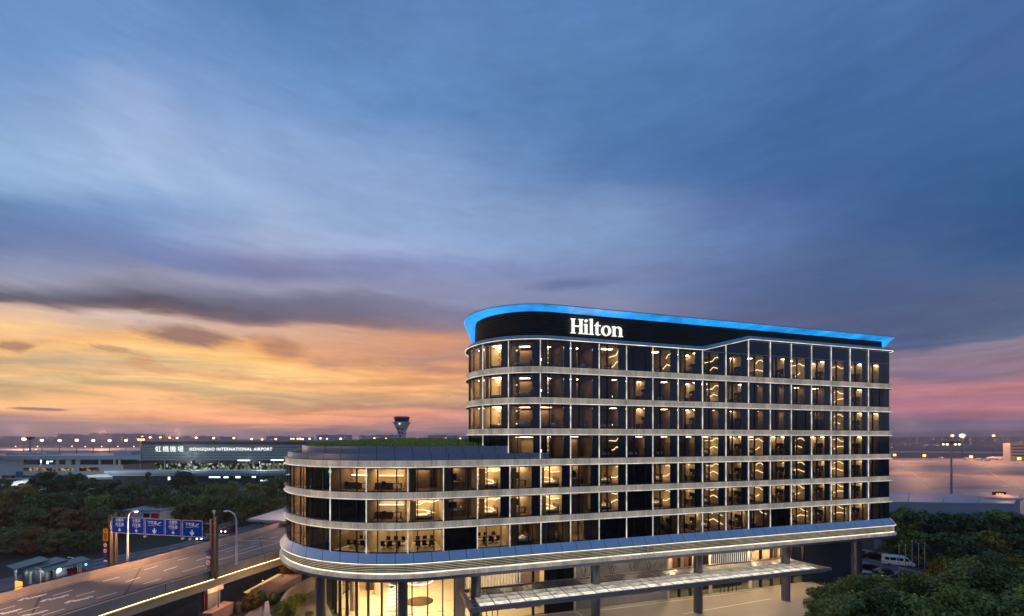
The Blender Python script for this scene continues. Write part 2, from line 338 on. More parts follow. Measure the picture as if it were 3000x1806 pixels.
def glowband(name,col,k,var,scale,stretch,joint=1.98):
    m=pm(name,(.42,.40,.37),.45,.2,var=.25,scale=scale,stretch=stretch); nt=m.node_tree; p=[n for n in nt.nodes if n.type=='BSDF_PRINCIPLED'][0]
    n=[x for x in nt.nodes if x.type=='TEX_NOISE']; mr=nt.nodes.new('ShaderNodeMapRange'); mr.inputs[1].default_value=.3; mr.inputs[2].default_value=.7; mr.inputs[3].default_value=k*(1-var); mr.inputs[4].default_value=k*(1+var)
    ad=nt.nodes.new('ShaderNodeMath'); ad.operation='MULTIPLY_ADD'; ad.inputs[1].default_value=.5; hf=nt.nodes.new('ShaderNodeMath'); hf.operation='MULTIPLY'; hf.inputs[1].default_value=.5
    nt.links.new(n[0].outputs[0],ad.inputs[0]); nt.links.new(n[1].outputs[0],hf.inputs[0]); nt.links.new(hf.outputs[0],ad.inputs[2]); nt.links.new(ad.outputs[0],mr.inputs[0])
    p.inputs['Emission Color'].default_value=(*col,1); 
    g=nt.nodes.new('ShaderNodeNewGeometry'); sp=nt.nodes.new('ShaderNodeSeparateXYZ'); nt.links.new(g.outputs['Position'],sp.inputs[0])
    def mt(op,x,y):
        q=nt.nodes.new('ShaderNodeMath'); q.operation=op
        for i_,v_ in enumerate((x,y)):
            if v_ is None: continue
            if isinstance(v_,(int,float)): q.inputs[i_].default_value=v_
            else: nt.links.new(v_,q.inputs[i_])
        return q.outputs[0]
    f_=mt('GREATER_THAN',mt('FRACT',mt('DIVIDE',sp.outputs[0],joint),None),.055/joint); nt.links.new(mt('MULTIPLY',mr.outputs[0],mt('ADD',mt('MULTIPLY',f_,.55),.45)),p.inputs['Emission Strength']); return m
M_band   = glowband('backlit_band',(1,.84,.62),.22,.7,2.2,(1.8,1.8,.10))  # light on the fascia is put into the surface as emission
M_edgeglow  = glowband('louvre_backlight',(1,.84,.52),.55,.5,1.2,(1,1,.3))  # LED light on the louvre front edges, put in as emission
M_bluelit= glowband('blue_backlit_eave',(.014,.34,.92),1.0,.85,.45,(1,1,1),3.963)  # blue wash on the soffit, painted as the panel's own glow
M_panel  = pm('grey_panel',(.38,.40,.43),.38,.35,var=.12,scale=.5,joint=1.98)
M_ledge  = pm('pale_blue_ledge',(.74,.77,.80),.36,.55,var=.06,scale=.4,rvar=.04,joint=1.98)
M_soffit = pm('soffit_panel',(.22,.22,.24),.45,.2,var=.12,scale=.4)
M_louvre = pm('roof_louvre',(.15,.12,.085),.5,.2,var=.3,scale=.8)
M_lit_louvre = pm('ledge_louvre',(.10,.09,.075),.4,.4,var=.2,scale=1.2)
M_blue   = pm('blue_eave_panel',(.10,.32,.62),.35,.1,var=.25,scale=.35)
M_column = pm('metal_column',(.20,.20,.215),.32,.75,var=.15,scale=.6,stretch=(1,1,.2))
M_fin    = em('lit_mullion',(1,.94,.84),.70,.45,.9)
M_led    = em('warm_led',(1,.90,.68),1.9,.35,.5)
M_ledw   = em('soft_white_led',(1,.92,.76),1.5,.5,.6)
M_cove   = em('room_cove_led',(1,.74,.38),5.)
M_roomlamp = em('room_downlight',(1,.75,.42),27.)
M_dimlamp= em('room_dim_lamp',(1,.72,.38),16.)
M_letter = em('white_sign_face',(1,1,1),1.25)
M_eave_led=em('blue_led',(.05,.38,1.),1.2,.35,.12)
M_glass  = glass('window_glass',(.80,.82,.86),.9,1.55)
M_lobglass=glass('lobby_glass',(.93,.92,.88),.8,1.45)
M_rear   = pm('rear_curtain_wall',(.012,.016,.024),.15,var=.3,scale=.4,spec=.7)
M_roofdeck=pm('roof_deck',(.16,.16,.17),.8,var=.25)
M_conc   = pm('concrete',(.36,.34,.32),.75,var=.22,scale=.9,bump=.15)
M_floor  = pm('lobby_stone',(.72,.62,.45),.3,var=.08,scale=.6)
M_cream  = pm('cream_wall',(.70,.58,.42),.6,var=.08,scale=.7)
M_marble = pm('marble_wall',(.30,.285,.27),.35,var=.18,scale=.9)
M_stain  = pm('marble_vein',(.07,.06,.055),.5,var=.3)

# ================================================================== hotel
D = 50.9
W = 3.963
hotel = tag(empty('hotel_building',(40,D,0)),'glass hotel block with curved ends, glowing floor bands and a blue lit roof edge','building')
HOFF = Vector((40,D,0))
def hpart(mb, name, mats, parent=hotel):
    """part of the hotel: builder coordinates are world, the thing's base sits at HOFF"""
    if parent is hotel: mb.v=[(x-HOFF[0],y-HOFF[1],z-HOFF[2]) for x,y,z in mb.v]
    else: mb.v=[(x-HOFF[0],y-HOFF[1],z-HOFF[2]) for x,y,z in mb.v]
    return mb.build(name, mats, parent)
TOW=(21.2,9.0); POD=(6.2,18.0)
XR=80.4; RC=1.1
def outline(kind, off=0.0, nn=40, front_only=False, D0=D):
    xc,r=kind; cy=D0+r; pts=[]
    a0=90 if not front_only else 120
    for i in range(nn+1):
        a=R(a0+(270-a0)*i/nn); pts.append((xc+(r+off)*math.cos(a), cy+(r+off)*math.sin(a)))
    xs=xc
    xl=[]
    while xs+W*1.0 < XR-RC: xs+=W; xl.append(xs)
    for xs in sorted(xl+[43.0,50.95]): pts.append((xs, D0-off))
    for i in range(7):
        a=R(270+90*i/6); pts.append((XR-RC+(RC+off)*math.cos(a), D0+RC+(RC+off)*math.sin(a)))
    if front_only: return pts
    for i in range(7):
        a=R(90*i/6); pts.append((XR-RC+(RC+off)*math.cos(a), cy+r-RC+(RC+off)*math.sin(a)))
    return pts
def roof_rise(x): return 2.0*min(1,max(0,(x-43.0)/7.95))
def ring(kind, off, z, rise=False, **k):
    base=outline(kind,0,**k)
    return [(x,y,z+(roof_rise(b[0]) if rise else 0)) for (x,y),b in zip(outline(kind,off,**k),base)]
def band(name, kind, prof, mats, ms, rise=False, loop=True):
    mb=MB(); mb.sweep([ring(kind,o,z,rise) for o,z in prof],ms=ms,loop=loop); return hpart(mb,name,mats)

# floor levels: (band top z, which outline)
T = {1:32.86, 2:29.08, 3:25.27}           # tower bands, from the top
P = {4:21.55, 5:18.0, 6:14.6}             # full-length bands
BH=.84
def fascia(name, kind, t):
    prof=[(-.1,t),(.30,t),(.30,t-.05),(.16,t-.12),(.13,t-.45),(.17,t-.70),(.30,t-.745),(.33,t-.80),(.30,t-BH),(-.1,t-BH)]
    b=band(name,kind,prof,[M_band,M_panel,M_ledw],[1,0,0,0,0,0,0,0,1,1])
    mb=MB(); mb.sweep([ring(kind,o,z) for o,z in ((.30,t-.745),(.335,t-.752),(.335,t-.775),(.31,t-.775))],ms=[0]*4)
    c=hpart(mb,'light_strip',M_ledw,b)
    return b
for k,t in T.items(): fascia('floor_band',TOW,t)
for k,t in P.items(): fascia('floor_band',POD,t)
# roof band with its kink, white line under its lip
b=band('roof_band',TOW,[(-.1,36.72),(.05,36.72),(.42,36.27),(.42,36.20),(-.1,36.12)],[pm('roof_band_panel',(.46,.46,.44),.55,.05,var=.08,scale=.4,joint=1.98)],[0]*5,rise=True)
mb=MB(); mb.sweep([ring(TOW,o,z,True) for o,z in ((.40,36.20),(.45,36.20),(.45,36.15),(.40,36.15))]); hpart(mb,'light_strip',M_ledw,b)
# louvre screen: dark backing and blades
lv=MB(); lv.sweep([ring(TOW,-1.15,36.4,True),ring(TOW,-1.15,39.99)],loop=False); scr=hpart(lv,'louvre_screen',M_dark)
for i in range(13):
    bl=MB()
    zf=lambda off,f,dz: [(x,y,36.55+r2+(39.95-36.55-r2)*f+dz) for (x,y),r2 in ((p,roof_rise(q[0])) for p,q in zip(outline(TOW,off),outline(TOW,0)))]
    f=i/12.6
    bl.sweep([zf(-1.13,f,.0),zf(-.98,f,.03),zf(-.95,f,.10),zf(-1.13,f,.09)]); hpart(bl,'louvre_blade',M_louvre,scr)
# blue eave: soffit flares out; at the two rounded ends it runs down to the roof as an inverted cone
def eave_bottom():
    pts=outline(TOW,-.93); base=outline(TOW,0); res=[]
    for (x,y),(bx,by) in zip(pts,base):
        z=39.93
        if bx<TOW[0]:
            a=math.degrees(math.atan2(by-(D+9),bx-TOW[0]))%360     # 270 = front, 180 = left end
            t=min(1,max(0,(177-a)/7)); z=39.93-3.1*t
        if bx>XR-RC+.55: z=39.93-1.1*min(1,(bx-(XR-RC+.55))/.4)
        res.append((x,y,z))
    return res
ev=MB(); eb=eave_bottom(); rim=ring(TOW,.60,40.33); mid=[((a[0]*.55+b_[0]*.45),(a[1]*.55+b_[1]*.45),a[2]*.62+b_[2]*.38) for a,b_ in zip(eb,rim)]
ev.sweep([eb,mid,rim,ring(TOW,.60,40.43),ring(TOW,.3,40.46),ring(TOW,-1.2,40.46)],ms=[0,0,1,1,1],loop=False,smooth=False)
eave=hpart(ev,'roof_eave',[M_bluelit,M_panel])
rf=MB(); rf.prism([(x,y) for x,y in outline(TOW,-1.2)],40.0,40.40); hpart(rf,'roof_deck',M_roofdeck)
rf=MB(); rf.prism([(x,y) for x,y in outline(POD,-.2)],21.2,21.5); hpart(rf,'podium_roof',M_roofdeck)

# big ledge below the lowest glass floor
LZ=11.12
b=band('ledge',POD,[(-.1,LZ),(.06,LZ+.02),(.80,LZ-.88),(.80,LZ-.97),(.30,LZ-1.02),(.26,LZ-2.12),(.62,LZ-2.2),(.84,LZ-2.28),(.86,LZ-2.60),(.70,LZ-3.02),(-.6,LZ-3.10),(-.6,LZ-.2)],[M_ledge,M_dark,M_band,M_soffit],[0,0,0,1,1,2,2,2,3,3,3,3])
mb=MB(); mb.sweep([ring(POD,o,z) for o,z in ((.70,LZ-.99),(.80,LZ-.975),(.80,LZ-1.04),(.70,LZ-1.04))]); hpart(mb,'light_strip',M_led,b)
mb=MB(); mb.sweep([ring(POD,o,z) for o,z in ((.42,LZ-2.10),(.52,LZ-2.10),(.52,LZ-2.15),(.42,LZ-2.15))]); hpart(mb,'light_strip',M_led,b)
for i in range(5):
    z=LZ-1.20-.185*i; mb=MB(); mb.sweep([ring(POD,o,zz) for o,zz in ((.30,z+.01),(.60,z+.0),(.61,z-.045),(.30,z-.04))],ms=[0,1,0,0]); hpart(mb,'ledge_louvre',[M_lit_louvre,M_edgeglow],b)
mb=MB()
for px in (1757,1777,1796,1880,1898,1916):
    X=onY(px,D-.65); mb.box(X-.03,X+.03,D-.70,D-.64,LZ-2.12,LZ-1.06)
hpart(mb,'ledge_bracket',M_white,b)
# soffit with underside out to the ground floor glass
sf=MB(); sf.prism([(x,y) for x,y in outline(POD,-.5)],LZ-3.15,LZ-2.93); hpart(sf,'soffit',M_soffit)

# ------------------------------------------------------------------ window bays and rooms
def fpt(kind, s, off=0.0):
    xc,r=kind; X=19.23+s
    if X>=xc: return Vector((X,D-off,0)), Vector((0,-1,0))
    a=(xc-X)/r; n=Vector((-math.sin(a),-math.cos(a),0)); return Vector((xc,D+r,0))+n*(r+off), n
def s_of(kind, n):
    if kind is POD and n<-4: return -15.852-4.65*(-4-n)
    return W*n
BAYS=[]   # row, n, kind, z0, z1
rows=[(1,TOW,T[1],36.12),(2,TOW,T[2],T[1]-BH),(3,TOW,T[3],T[2]-BH),(4,TOW,P[4],T[3]-BH),(5,POD,P[5],P[4]-BH),(6,POD,P[6],P[5]-BH),(7,POD,LZ,P[6]-BH)]
TYPE={1:dict(zip(range(-4,15),'d a c m s m c d c t c t c t c t c t t'.split())),
 2:dict(zip(range(-4,15),'d a c m s m m t m t c t m m m m c t d'.split())),
 3:dict(zip(range(-4,15),'d a c m m m m t m t m n m m d n c t t'.split())),
 4:dict(zip(range(-4,15),'d d d l s m c m m m c t c t c t c t n'.split())),
 5:dict(zip(range(-9,15),'d a d o o m n c t c n c d c t c t c t c t c t n'.split())),
 6:dict(zip(range(-9,15),'d a d d o c n c t c n c d c t c t c t c t c t n'.split())),
 7:dict(zip(range(-9,15),'d a d M M M d M m m x d d n t c t c d c t c t n'.split()))}
FLOORNAME={1:'top floor',2:'second floor from the top',3:'third floor from the top',4:'fourth floor from the top',5:'fifth floor from the top',6:'sixth floor from the top',7:'lowest glass floor'}
def frame_at(kind, s0, s1):
    """local frame of a bay: origin at left mullion, x along the facade, y inwards"""
    p0,_=fpt(kind,s0); p1,_=fpt(kind,s1); d=(p1-p0); w=d.length; d.normalize()
    nin=Vector((-d.y,d.x,0))
    return p0,d,nin,w
def BM_(p0,d,nin,z): return Matrix(((d.x,nin.x,0,p0.x),(d.y,nin.y,0,p0.y),(0,0,1,z),(0,0,0,1)))
cells=[]
for row,kind,z0,z1 in rows:
    for n in sorted(TYPE[row]):
        p0,d,nin,w=frame_at(kind,s_of(kind,n),s_of(kind,n+1) if n<14 else 59.1)
        cells.append((row,n,kind,z0,z1,TYPE[row][n],p0,d,nin,w))
# the glazing that shows largest gets its own objects, the rest one merged part each
def dist(c): return (c[6]-Vector((0,0,0))).length + (12 if c[5]=='d' else 0)
order=sorted(range(len(cells)),key=lambda i:dist(cells[i])); own=set(order[:96])
wm=MB(); rm=MB(); glm=MB()
props_spec=[]
ROOMM=[M_wall,M_ceil,M_carpet,M_wall2,M_cove,M_roomlamp,M_dimlamp,M_dark,M_black,M_floor,M_curt]
rng=random.Random(3)
for i,c in enumerate(cells):
    row,n,kind,z0,z1,ty,p0,d,nin,w=c
    h=z1-z0; M=BM_(p0,d,nin,z0)
    rise=0
    top=h
    xm=p0.x
    ra,rb=roof_rise(p0.x),roof_rise((p0+d*w).x)
    wb=wm if i not in own else MB()
    gb=wb if i not in own else MB()
    gi=3 if i not in own else 0
    # glazing: fin, thin mullion, opaque end panel
    f0=.62+.0*rng.random()
    if row==7 or ty in 'Moxd' or (row>=5 and n<-2): pw=w-.25 if ty!='d' else w
    else: pw=w*.71
    if n in (-1,0,1) and row<5: pw=w*.78
    fm=0 if (n>-3 if kind is TOW else n>-7) else 1
    wb.box(-.05,.05,-.13,-.045,.02,h-.02,fm,M)                       # lit fin
    mulls=[w*.30] if pw<w*.9 else [w*.27,w*.73]
    for mx in mulls: wb.box(mx-.055,mx+.055,-.05,.14,.02,h-.02,1,M)
    wb.box(.035,w-.035,-.04,.10,.0,.10,1,M); wb.box(.035,w-.035,-.04,.10,h-.12,h,1,M)
    if pw<w*.93:
        wb.box(pw,w-.04,.02,.12,.1,h-.12,2,M)
    if row==1 and rb>.05:                                                                            # raised glass strip below the kinked roof band
        vs=[(.035,.03,h+.0),(w-.035,.03,h),(w-.035,.03,h+rb),(.035,.03,h+ra)]
        wb.add([M@Vector(q) for q in vs],[(0,1,2,3)],2)
        wb.add([M@Vector(q) for q in [(-.05,-.13,h),(.05,-.13,h),(.05,-.13,h+ra),(-.05,-.13,h+ra),(-.05,-.04,h),(.05,-.04,h),(.05,-.04,h+ra),(-.05,-.04,h+ra)]],[(0,1,2,3),(0,3,7,4),(1,5,6,2)],0)
    gb.quad(*[M@Vector(q) for q in ((.036,.0,.1),(pw,.0,.1),(pw,.0,h-.12),(.036,.0,h-.12))],gi)
    # room shell, 5.4 m deep; tapers on the curves
    rb_=rm if i not in own else MB()
    cu=rng.random()
    if ty in 'ctnms' and cu<.75:                                                    # curtain drawn part of the way
        x0c=w*.06; x1c=w*(.12+.16*rng.random()); 
        if cu<.22 and ty in 'mn': x1c=w*.52
        npl=max(3,int((x1c-x0c)/.14)); cp=[]
        for t_ in range(npl+1): cp.append((x0c+(x1c-x0c)*t_/npl,.24+(.07 if t_%2 else 0)))
        for (xa,ya),(xb,yb) in zip(cp,cp[1:]): rb_.quad(*[M@Vector(p) for p in ((xa,ya,.06),(xb,yb,.06),(xb,yb,h-.2),(xa,ya,h-.2))],10)
    dp=5.4 if ty not in 'M' else 6.5
    sh=1-dp/(kind[1])*.97 if (p0.x<kind[0]-.1) else 1
    if sh<1: sh=max(.35,sh)
    lx0=w*(1-sh)/2; lx1=w-lx0
    def q(mb,pts,m): mb.quad(*[M@Vector(p) for p in pts],m)
    lit=ty in 'actoMlxn'
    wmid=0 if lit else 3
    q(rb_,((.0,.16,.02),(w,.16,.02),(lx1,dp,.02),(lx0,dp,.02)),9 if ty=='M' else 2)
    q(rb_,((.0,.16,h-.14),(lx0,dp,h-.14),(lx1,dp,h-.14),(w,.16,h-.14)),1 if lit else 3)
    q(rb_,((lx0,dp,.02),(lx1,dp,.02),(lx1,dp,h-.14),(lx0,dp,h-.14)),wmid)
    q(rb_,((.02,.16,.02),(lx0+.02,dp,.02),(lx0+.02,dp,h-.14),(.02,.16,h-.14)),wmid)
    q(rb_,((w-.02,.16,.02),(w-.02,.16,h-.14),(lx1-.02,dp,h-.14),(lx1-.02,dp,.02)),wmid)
    lights=MB()
    H=h-.14
    def tube(pts,r,m): lights.tube([M@Vector(p) for p in pts],r,m,5)
    if n>=2 and ty in 'ctnm':
        k=rng.choice((0,1,1)); xw=lambda y: w-.05-(0 if sh==1 else 0)
        if ty=='c':
            up_=[(xw(0),.5,H*.80),(xw(0),1.1,H*.80),(xw(0),1.5,H*.92),(xw(0),2.0,H*.92),(xw(0),2.5,H*.78),(xw(0),4.4,H*.80)] if k else [(xw(0),.5,H*.72),(xw(0),1.4,H*.76),(xw(0),1.9,H*.90),(xw(0),2.6,H*.84),(xw(0),4.4,H*.86)]
            lo_=[(xw(0),.5,H*.30),(xw(0),1.5,H*.40),(xw(0),2.3,H*.50),(xw(0),3.2,H*.34),(xw(0),4.4,H*.30)] if k else [(xw(0),.5,H*.46),(xw(0),1.8,H*.44),(xw(0),2.4,H*.30),(xw(0),3.4,H*.26),(xw(0),4.4,H*.26)]
            v_=rng.random(); tube(up_[:-1] if v_<.3 else up_,.018,4)
            if v_<.85: tube(lo_ if v_<.6 else lo_[1:],.018,4)
            if rng.random()<.85: lights.box(w*.3,w*(.5+.3*rng.random()),1.8,2.4,H-.05,H-.02,6,M)
            if rng.random()<.6: lights.ball(M@Vector((w*.85,2.9,H*.30)),.10,5,8)
            props_spec.append(('bed',c,M,w*.42,2.6,rng.random()))
        elif ty in 'tn':
            rb_.box(w-.5,w-.06,3.1,3.2,.03,H,0 if ty=='t' else 3,M)
            if ty=='t':
                r_=rng.random()
                if r_<.75: lights.box(w-.5,w-.2,.9,1.25,H-.05,H-.02,5,M)
                if r_>.3: lights.box(w-.5,w-.2,2.55,2.9,H-.05,H-.02,5,M)
                lights.box(w*.2,w*.5,2.4,2.8,H-.05,H-.02,6,M)
            else: lights.box(w-.5,w-.25,2.6,2.9,H-.05,H-.02,5,M)
            MW=M@Matrix(((0,1,0,w-.04),(-1,0,0,1.85),(0,0,1,0),(0,0,0,1)))
            props_spec.append(('tvw',c,MW,0,0,0)); props_spec.append(('deskw',c,M@Matrix(((0,1,0,w-.38),(-1,0,0,2.2),(0,0,1,0),(0,0,0,1))),0,0,0))
        else:
            lights.box(w-1.2,w-.5,1.6,2.2,H-.05,H-.02,6,M)
            if rng.random()<.8: props_spec.append(('bed',c,M,w*.42,2.4,rng.random())); lights.ball(M@Vector((w*.80,2.2,H*.22)),.05,5,6)
    elif ty in 'ca':
        bx0,bx1=lx0+.15,lx1-.15; bw=bx1-bx0; y=2.6; k=rng.choice((0,1))
        # slab wall with stepped light lines across it
        rb_.box(.05,w-.05,y+.06,y+.12,.03,H-.02,0,M)
        e1=[(.1,y,H*.60),(w*.35,y,H*.66),(w*.52,y,H*.80),(w*.72,y,H*.74),(w*.95,y,H*.86)]
        if k: e1=[(.1,y,H*.74),(w*.30,y,H*.72),(w*.45,y,H*.82),(w*.62,y,H*.66),(w*.9,y,H*.68)]
        tube(e1,.028,4)
        if row<4: tube([(.1,y,H*.18),(w*.5,y,H*.27),(w*.75,y,H*.33),(w*.92,y,H*.2)],.028,4)
        else: tube([(.1,y,H*.42),(w*.45,y,H*.40),(w*.8,y,H*.22)],.028,4)
        lights.box(w*.12,w*.85,y-.5,y-.1,H-.05,H-.02,6,M); lights.box(w*.2,w*.8,.9,1.3,H-.05,H-.02,6,M)
        props_spec.append(('bed',c,M,w*.42,1.75,rng.random()))
    elif ty in 'tn':
        y=3.0
        rb_.box(w*.05,w-.05,y+.06,y+.12,.03,H-.02,0 if ty=='t' else 3,M)
        if ty=='t':
            lights.box(w*.05,w*.26,y-.7,y-.2,H-.05,H-.02,5,M); lights.box(w*.50,w*.70,y-.7,y-.2,H-.05,H-.02,5,M)
        else:
            lights.box(w*.40,w*.60,y-.5,y-.2,H-.05,H-.02,5,M)
        props_spec.append(('tv',c,M,w*.36,y-.02,rng.random())); props_spec.append(('desk',c,M,w*.52,y-.5,rng.random()))
    elif ty=='s':
        y=3.2; rb_.box(w*.42,w*.60,y,y+.1,.03,H-.02,0,M); rb_.box(w*.42,w*.44,y-.8,y,.03,H,7,M)
        lights.box(w*.45,w*.58,y-.45,y-.15,H-.05,H-.02,5,M)
        for zz in (.35,.55,.75): tube([(w*.43,y-.04,H*zz),(w*.59,y-.04,H*zz)],.018,4)
        lights.ball(M@Vector((w*.1,1.0,H*.34)),.12,5,8)
    elif ty=='l':
        tube([(w*.15,2.2,H-.1),(w*.80,2.2,H-.1)],.035,4); lights.box(w*.3,w*.6,3.2,3.6,H-.05,H-.02,6,M)
        rb_.box(w*.2,w*.8,4.6,4.7,.03,H*.8,0,M)
    elif ty=='m':
        rb_.box(w*.08,w*.66,3.4,3.5,.03,H*.86,3,M)
        lights.box(w*.2,w*.6,2.6,3.2,H-.05,H-.02,6,M)
        if rng.random()<.7: props_spec.append(('bed',c,M,w*.42,1.75,rng.random()))
    elif ty=='o':
        tube([(.1,3.4,H*.62),(w*.72,3.4,H*.62)],.045,4); lights.box(w*.15,w*.85,2.4,2.9,H-.05,H-.02,6,M); lights.box(w*.2,w*.5,3.6,4.2,H-.05,H-.02,6,M)
        rb_.box(w*.02,w*.75,3.6,3.7,.03,H,0,M); rb_.box(w*.05,w*.5,2.2,2.7,.03,.85,3,M)
        props_spec.append(('desk',c,M,w*.55,2.4,rng.random())); props_spec.append(('chair',c,M,w*.3,1.4,rng.random()*6))
    elif ty=='M':
        for a_ in (.2,.5,.8): lights.box(w*a_-.22,w*a_+.22,2.0,2.4,H-.05,H-.02,5,M); lights.box(w*a_-.22,w*a_+.22,4.4,4.8,H-.05,H-.02,5,M)
        props_spec.append(('table',c,M,w*.5,2.6,0))
        for t_ in range(6): props_spec.append(('chair',c,M,w*.5+(t_%3-1)*.85,2.6+(-.95 if t_<3 else .95),(0 if t_<3 else math.pi)+rng.uniform(-.4,.4)))
    elif ty=='x':
        lights.box(w*.35,w*.6,1.8,2.4,H-.05,H-.02,5,M); rb_.box(w*.6,w*.98,1.0,1.1,.03,H,3,M)
    if ty=='a':
        lights.box(w*.2,w*.8,1.0,1.6,H-.05,H-.02,6,M)
    if lights.v and i not in own:
        o=len(rm.v); rm.v+=lights.v; rm.f+=[[a_+o for a_ in f] for f in lights.f]; rm.m+=lights.m; rm.s+=lights.s
    if i in own:
        wo=hpart(wb,'window',[M_fin,M_dark,M_navy]); go=hpart(gb,'window_pane',[M_glass],wo)
        ro=hpart(rb_,'guest_room',ROOMM)
        if lights.v: hpart(lights,'room_light',ROOMM,ro)
wo=hpart(wm,'window',[M_fin,M_dark,M_navy,M_glass]); wo['kind']='stuff'
ro=hpart(rm,'guest_room',ROOMM); ro['kind']='stuff'
cx=[c for c in cells if c[0]==5 and c[1]==-7][0]; Mx=BM_(cx[6],cx[7],cx[8],cx[3]); mb=MB(); mb.box(cx[9]-.75,cx[9]-.25,.3,.36,2.05,2.32,0,Mx); hpart(mb,'exit_sign',em('green_exit_sign',(.02,.8,.25),1.6))
# transom line under the raised strip and closing glass on the far side and corners
mb=MB(); mb.box(43.2,XR-RC,D-.06,D+.02,36.02,36.12); hpart(mb,'transom',M_panel)
def rear(kind, z0, z1, sl, sr):
    pts=outline(kind,-.04,nn=72); xc,r=kind
    keep=[]
    for k,(x,y) in enumerate(pts):
        onfront = y < D+RC*.9 and x>xc
        if x<=xc:
            a=math.atan2(xc-x,(D+r)-y)      # 0 = front, grows to the back
            if a*r < (xc-19.23-sl): onfront=True
        keep.append((x,y,not onfront))
    n=len(keep); idx=[k for k in range(n) if keep[k][2]]
    mb=MB()
    for k in range(n):
        k2=(k+1)%n
        if keep[k][2] or keep[k2][2]:
            a,b=keep[k],keep[k2]
            if abs(a[1]-D)<.1 and abs(b[1]-D)<.1: continue
            mb.quad((a[0],a[1],z0),(b[0],b[1],z0),(b[0],b[1],z1),(a[0],a[1],z1))
    return mb
mb=rear(TOW,P[4]-BH,36.3,s_of(TOW,-4),59.2); hpart(mb,'curtain_wall',M_rear)
mb=rear(POD,LZ-.1,P[4]-.3,s_of(POD,-9),59.2); hpart(mb,'curtain_wall',M_rear)
mb=MB(); mb.quad((43,D+.04,36.05),(XR-RC,D+.04,36.05),(XR-RC,D+.04,38.2),(51,D+.04,38.2)); 
# corner glass strip at the right end
for (za,zb) in ((P[5],P[4]-BH),(P[6],P[5]-BH),(LZ,P[6]-BH),(T[1],38.1),(T[2],T[1]-BH),(T[3],T[2]-BH),(P[4],T[3]-BH)):
    mb.quad((78.33,D+.0,za),(XR-RC+.2,D+.0,za),(XR-RC+.2,D+.0,zb),(78.33,D+.0,zb))
hpart(mb,'corner_glass',M_navy)

# furniture seen through the glass: each its own thing
def proto_mesh(f, name, mats):
    mb=MB(); f(mb); return mb.mesh(name,mats)
def tv_(m): m.box(-.62,.62,-.06,.0,.95,1.70,0); m.box(-.1,.1,-.05,.0,.80,.95,0)
def desk_(m):
    m.box(-.8,.8,-.3,.3,.70,.76,0); m.box(-.78,-.72,-.28,.28,0,.70,0); m.box(.72,.78,-.28,.28,0,.70,0); m.box(-.45,-.05,-.15,.1,.76,.80,1); m.tube([(.45,0,.76),(.45,0,1.05)],.015,0,6); m.lathe([(.13,1.02),(.09,1.22)],(.45,0,0),1,10)
def bed_(m):
    m.box(-1.0,1.0,-.9,.9,0,.28,0); m.box(-.97,.97,-.88,.88,.28,.52,1); m.box(.55,.92,-.75,-.1,.52,.68,1); m.box(.55,.92,.1,.75,.52,.68,1); m.box(1.0,1.08,-.95,.95,0,1.1,0)
def chair_(m):
    m.box(-.26,.26,-.26,.26,.42,.50,0); m.box(-.25,.25,-.30,-.24,.52,1.05,0); m.tube([(0,0,.08),(0,0,.42)],.03,0,6)
    for k in range(5):
        a=2*math.pi*k/5; m.tube([(0,0,.10),(.28*math.cos(a),.28*math.sin(a),.04)],.022,0,5)
    m.tube([(-.28,-.2,.66),(-.28,.15,.66)],.02,0,5); m.tube([(.28,-.2,.66),(.28,.15,.66)],.02,0,5)
def table_(m):
    m.prism([(1.35*math.cos(2*math.pi*k/24),.6*math.sin(2*math.pi*k/24)) for k in range(24)],.70,.76,0); m.box(-.7,-.5,-.25,.25,0,.70,0); m.box(.5,.7,-.25,.25,0,.70,0)
PROTO={'tv':('television',proto_mesh(tv_,'television',M_black),'wall television','television'),
 'desk':('writing_desk',proto_mesh(desk_,'writing_desk',[M_wood,M_white]),'writing desk with small lamp','desk'),
 'bed':('hotel_bed',proto_mesh(bed_,'hotel_bed',[M_wood,M_white]),'bed with white linen','bed'),
 'chair':('office_chair',proto_mesh(chair_,'office_chair',M_black),'black swivel chair','chair'),
 'table':('meeting_table',proto_mesh(table_,'meeting_table',M_wood),'oval dark meeting table','table')}
GRP={'tv':'televisions in hotel rooms','desk':'desks in hotel rooms','bed':'beds in hotel rooms','chair':'swivel chairs behind the glass','table':'meeting tables behind the glass'}
seen={}
for kind_,c,M,lx,ly,rv in props_spec:
    row,n=c[0],c[1]; onwall=kind_ in ('tvw','deskw'); kind_=kind_.rstrip('w') if onwall else kind_
    if n>13 or n<-6: continue
    name,me,lab,cat=PROTO[kind_]
    o=link(me,name); base=M@Vector((lx,ly,.03))
    d=c[7]; ang=math.atan2(d.y,d.x)
    o.location=base; o.rotation_euler=(0,0,ang+(rv if kind_=='chair' else 0)-(math.pi/2 if onwall else 0))
    key=(kind_,row,n); seen[key]=seen.get(key,0)+1
    bay=ordn(14-n)
    extra=f' {ordn(seen[key]-1)} seat' if kind_=='chair' and c[5]=='M' else ''
    tag(o,f'{lab}{extra}, {FLOORNAME[row]}, {bay} window bay from right end',cat,GRP[kind_])

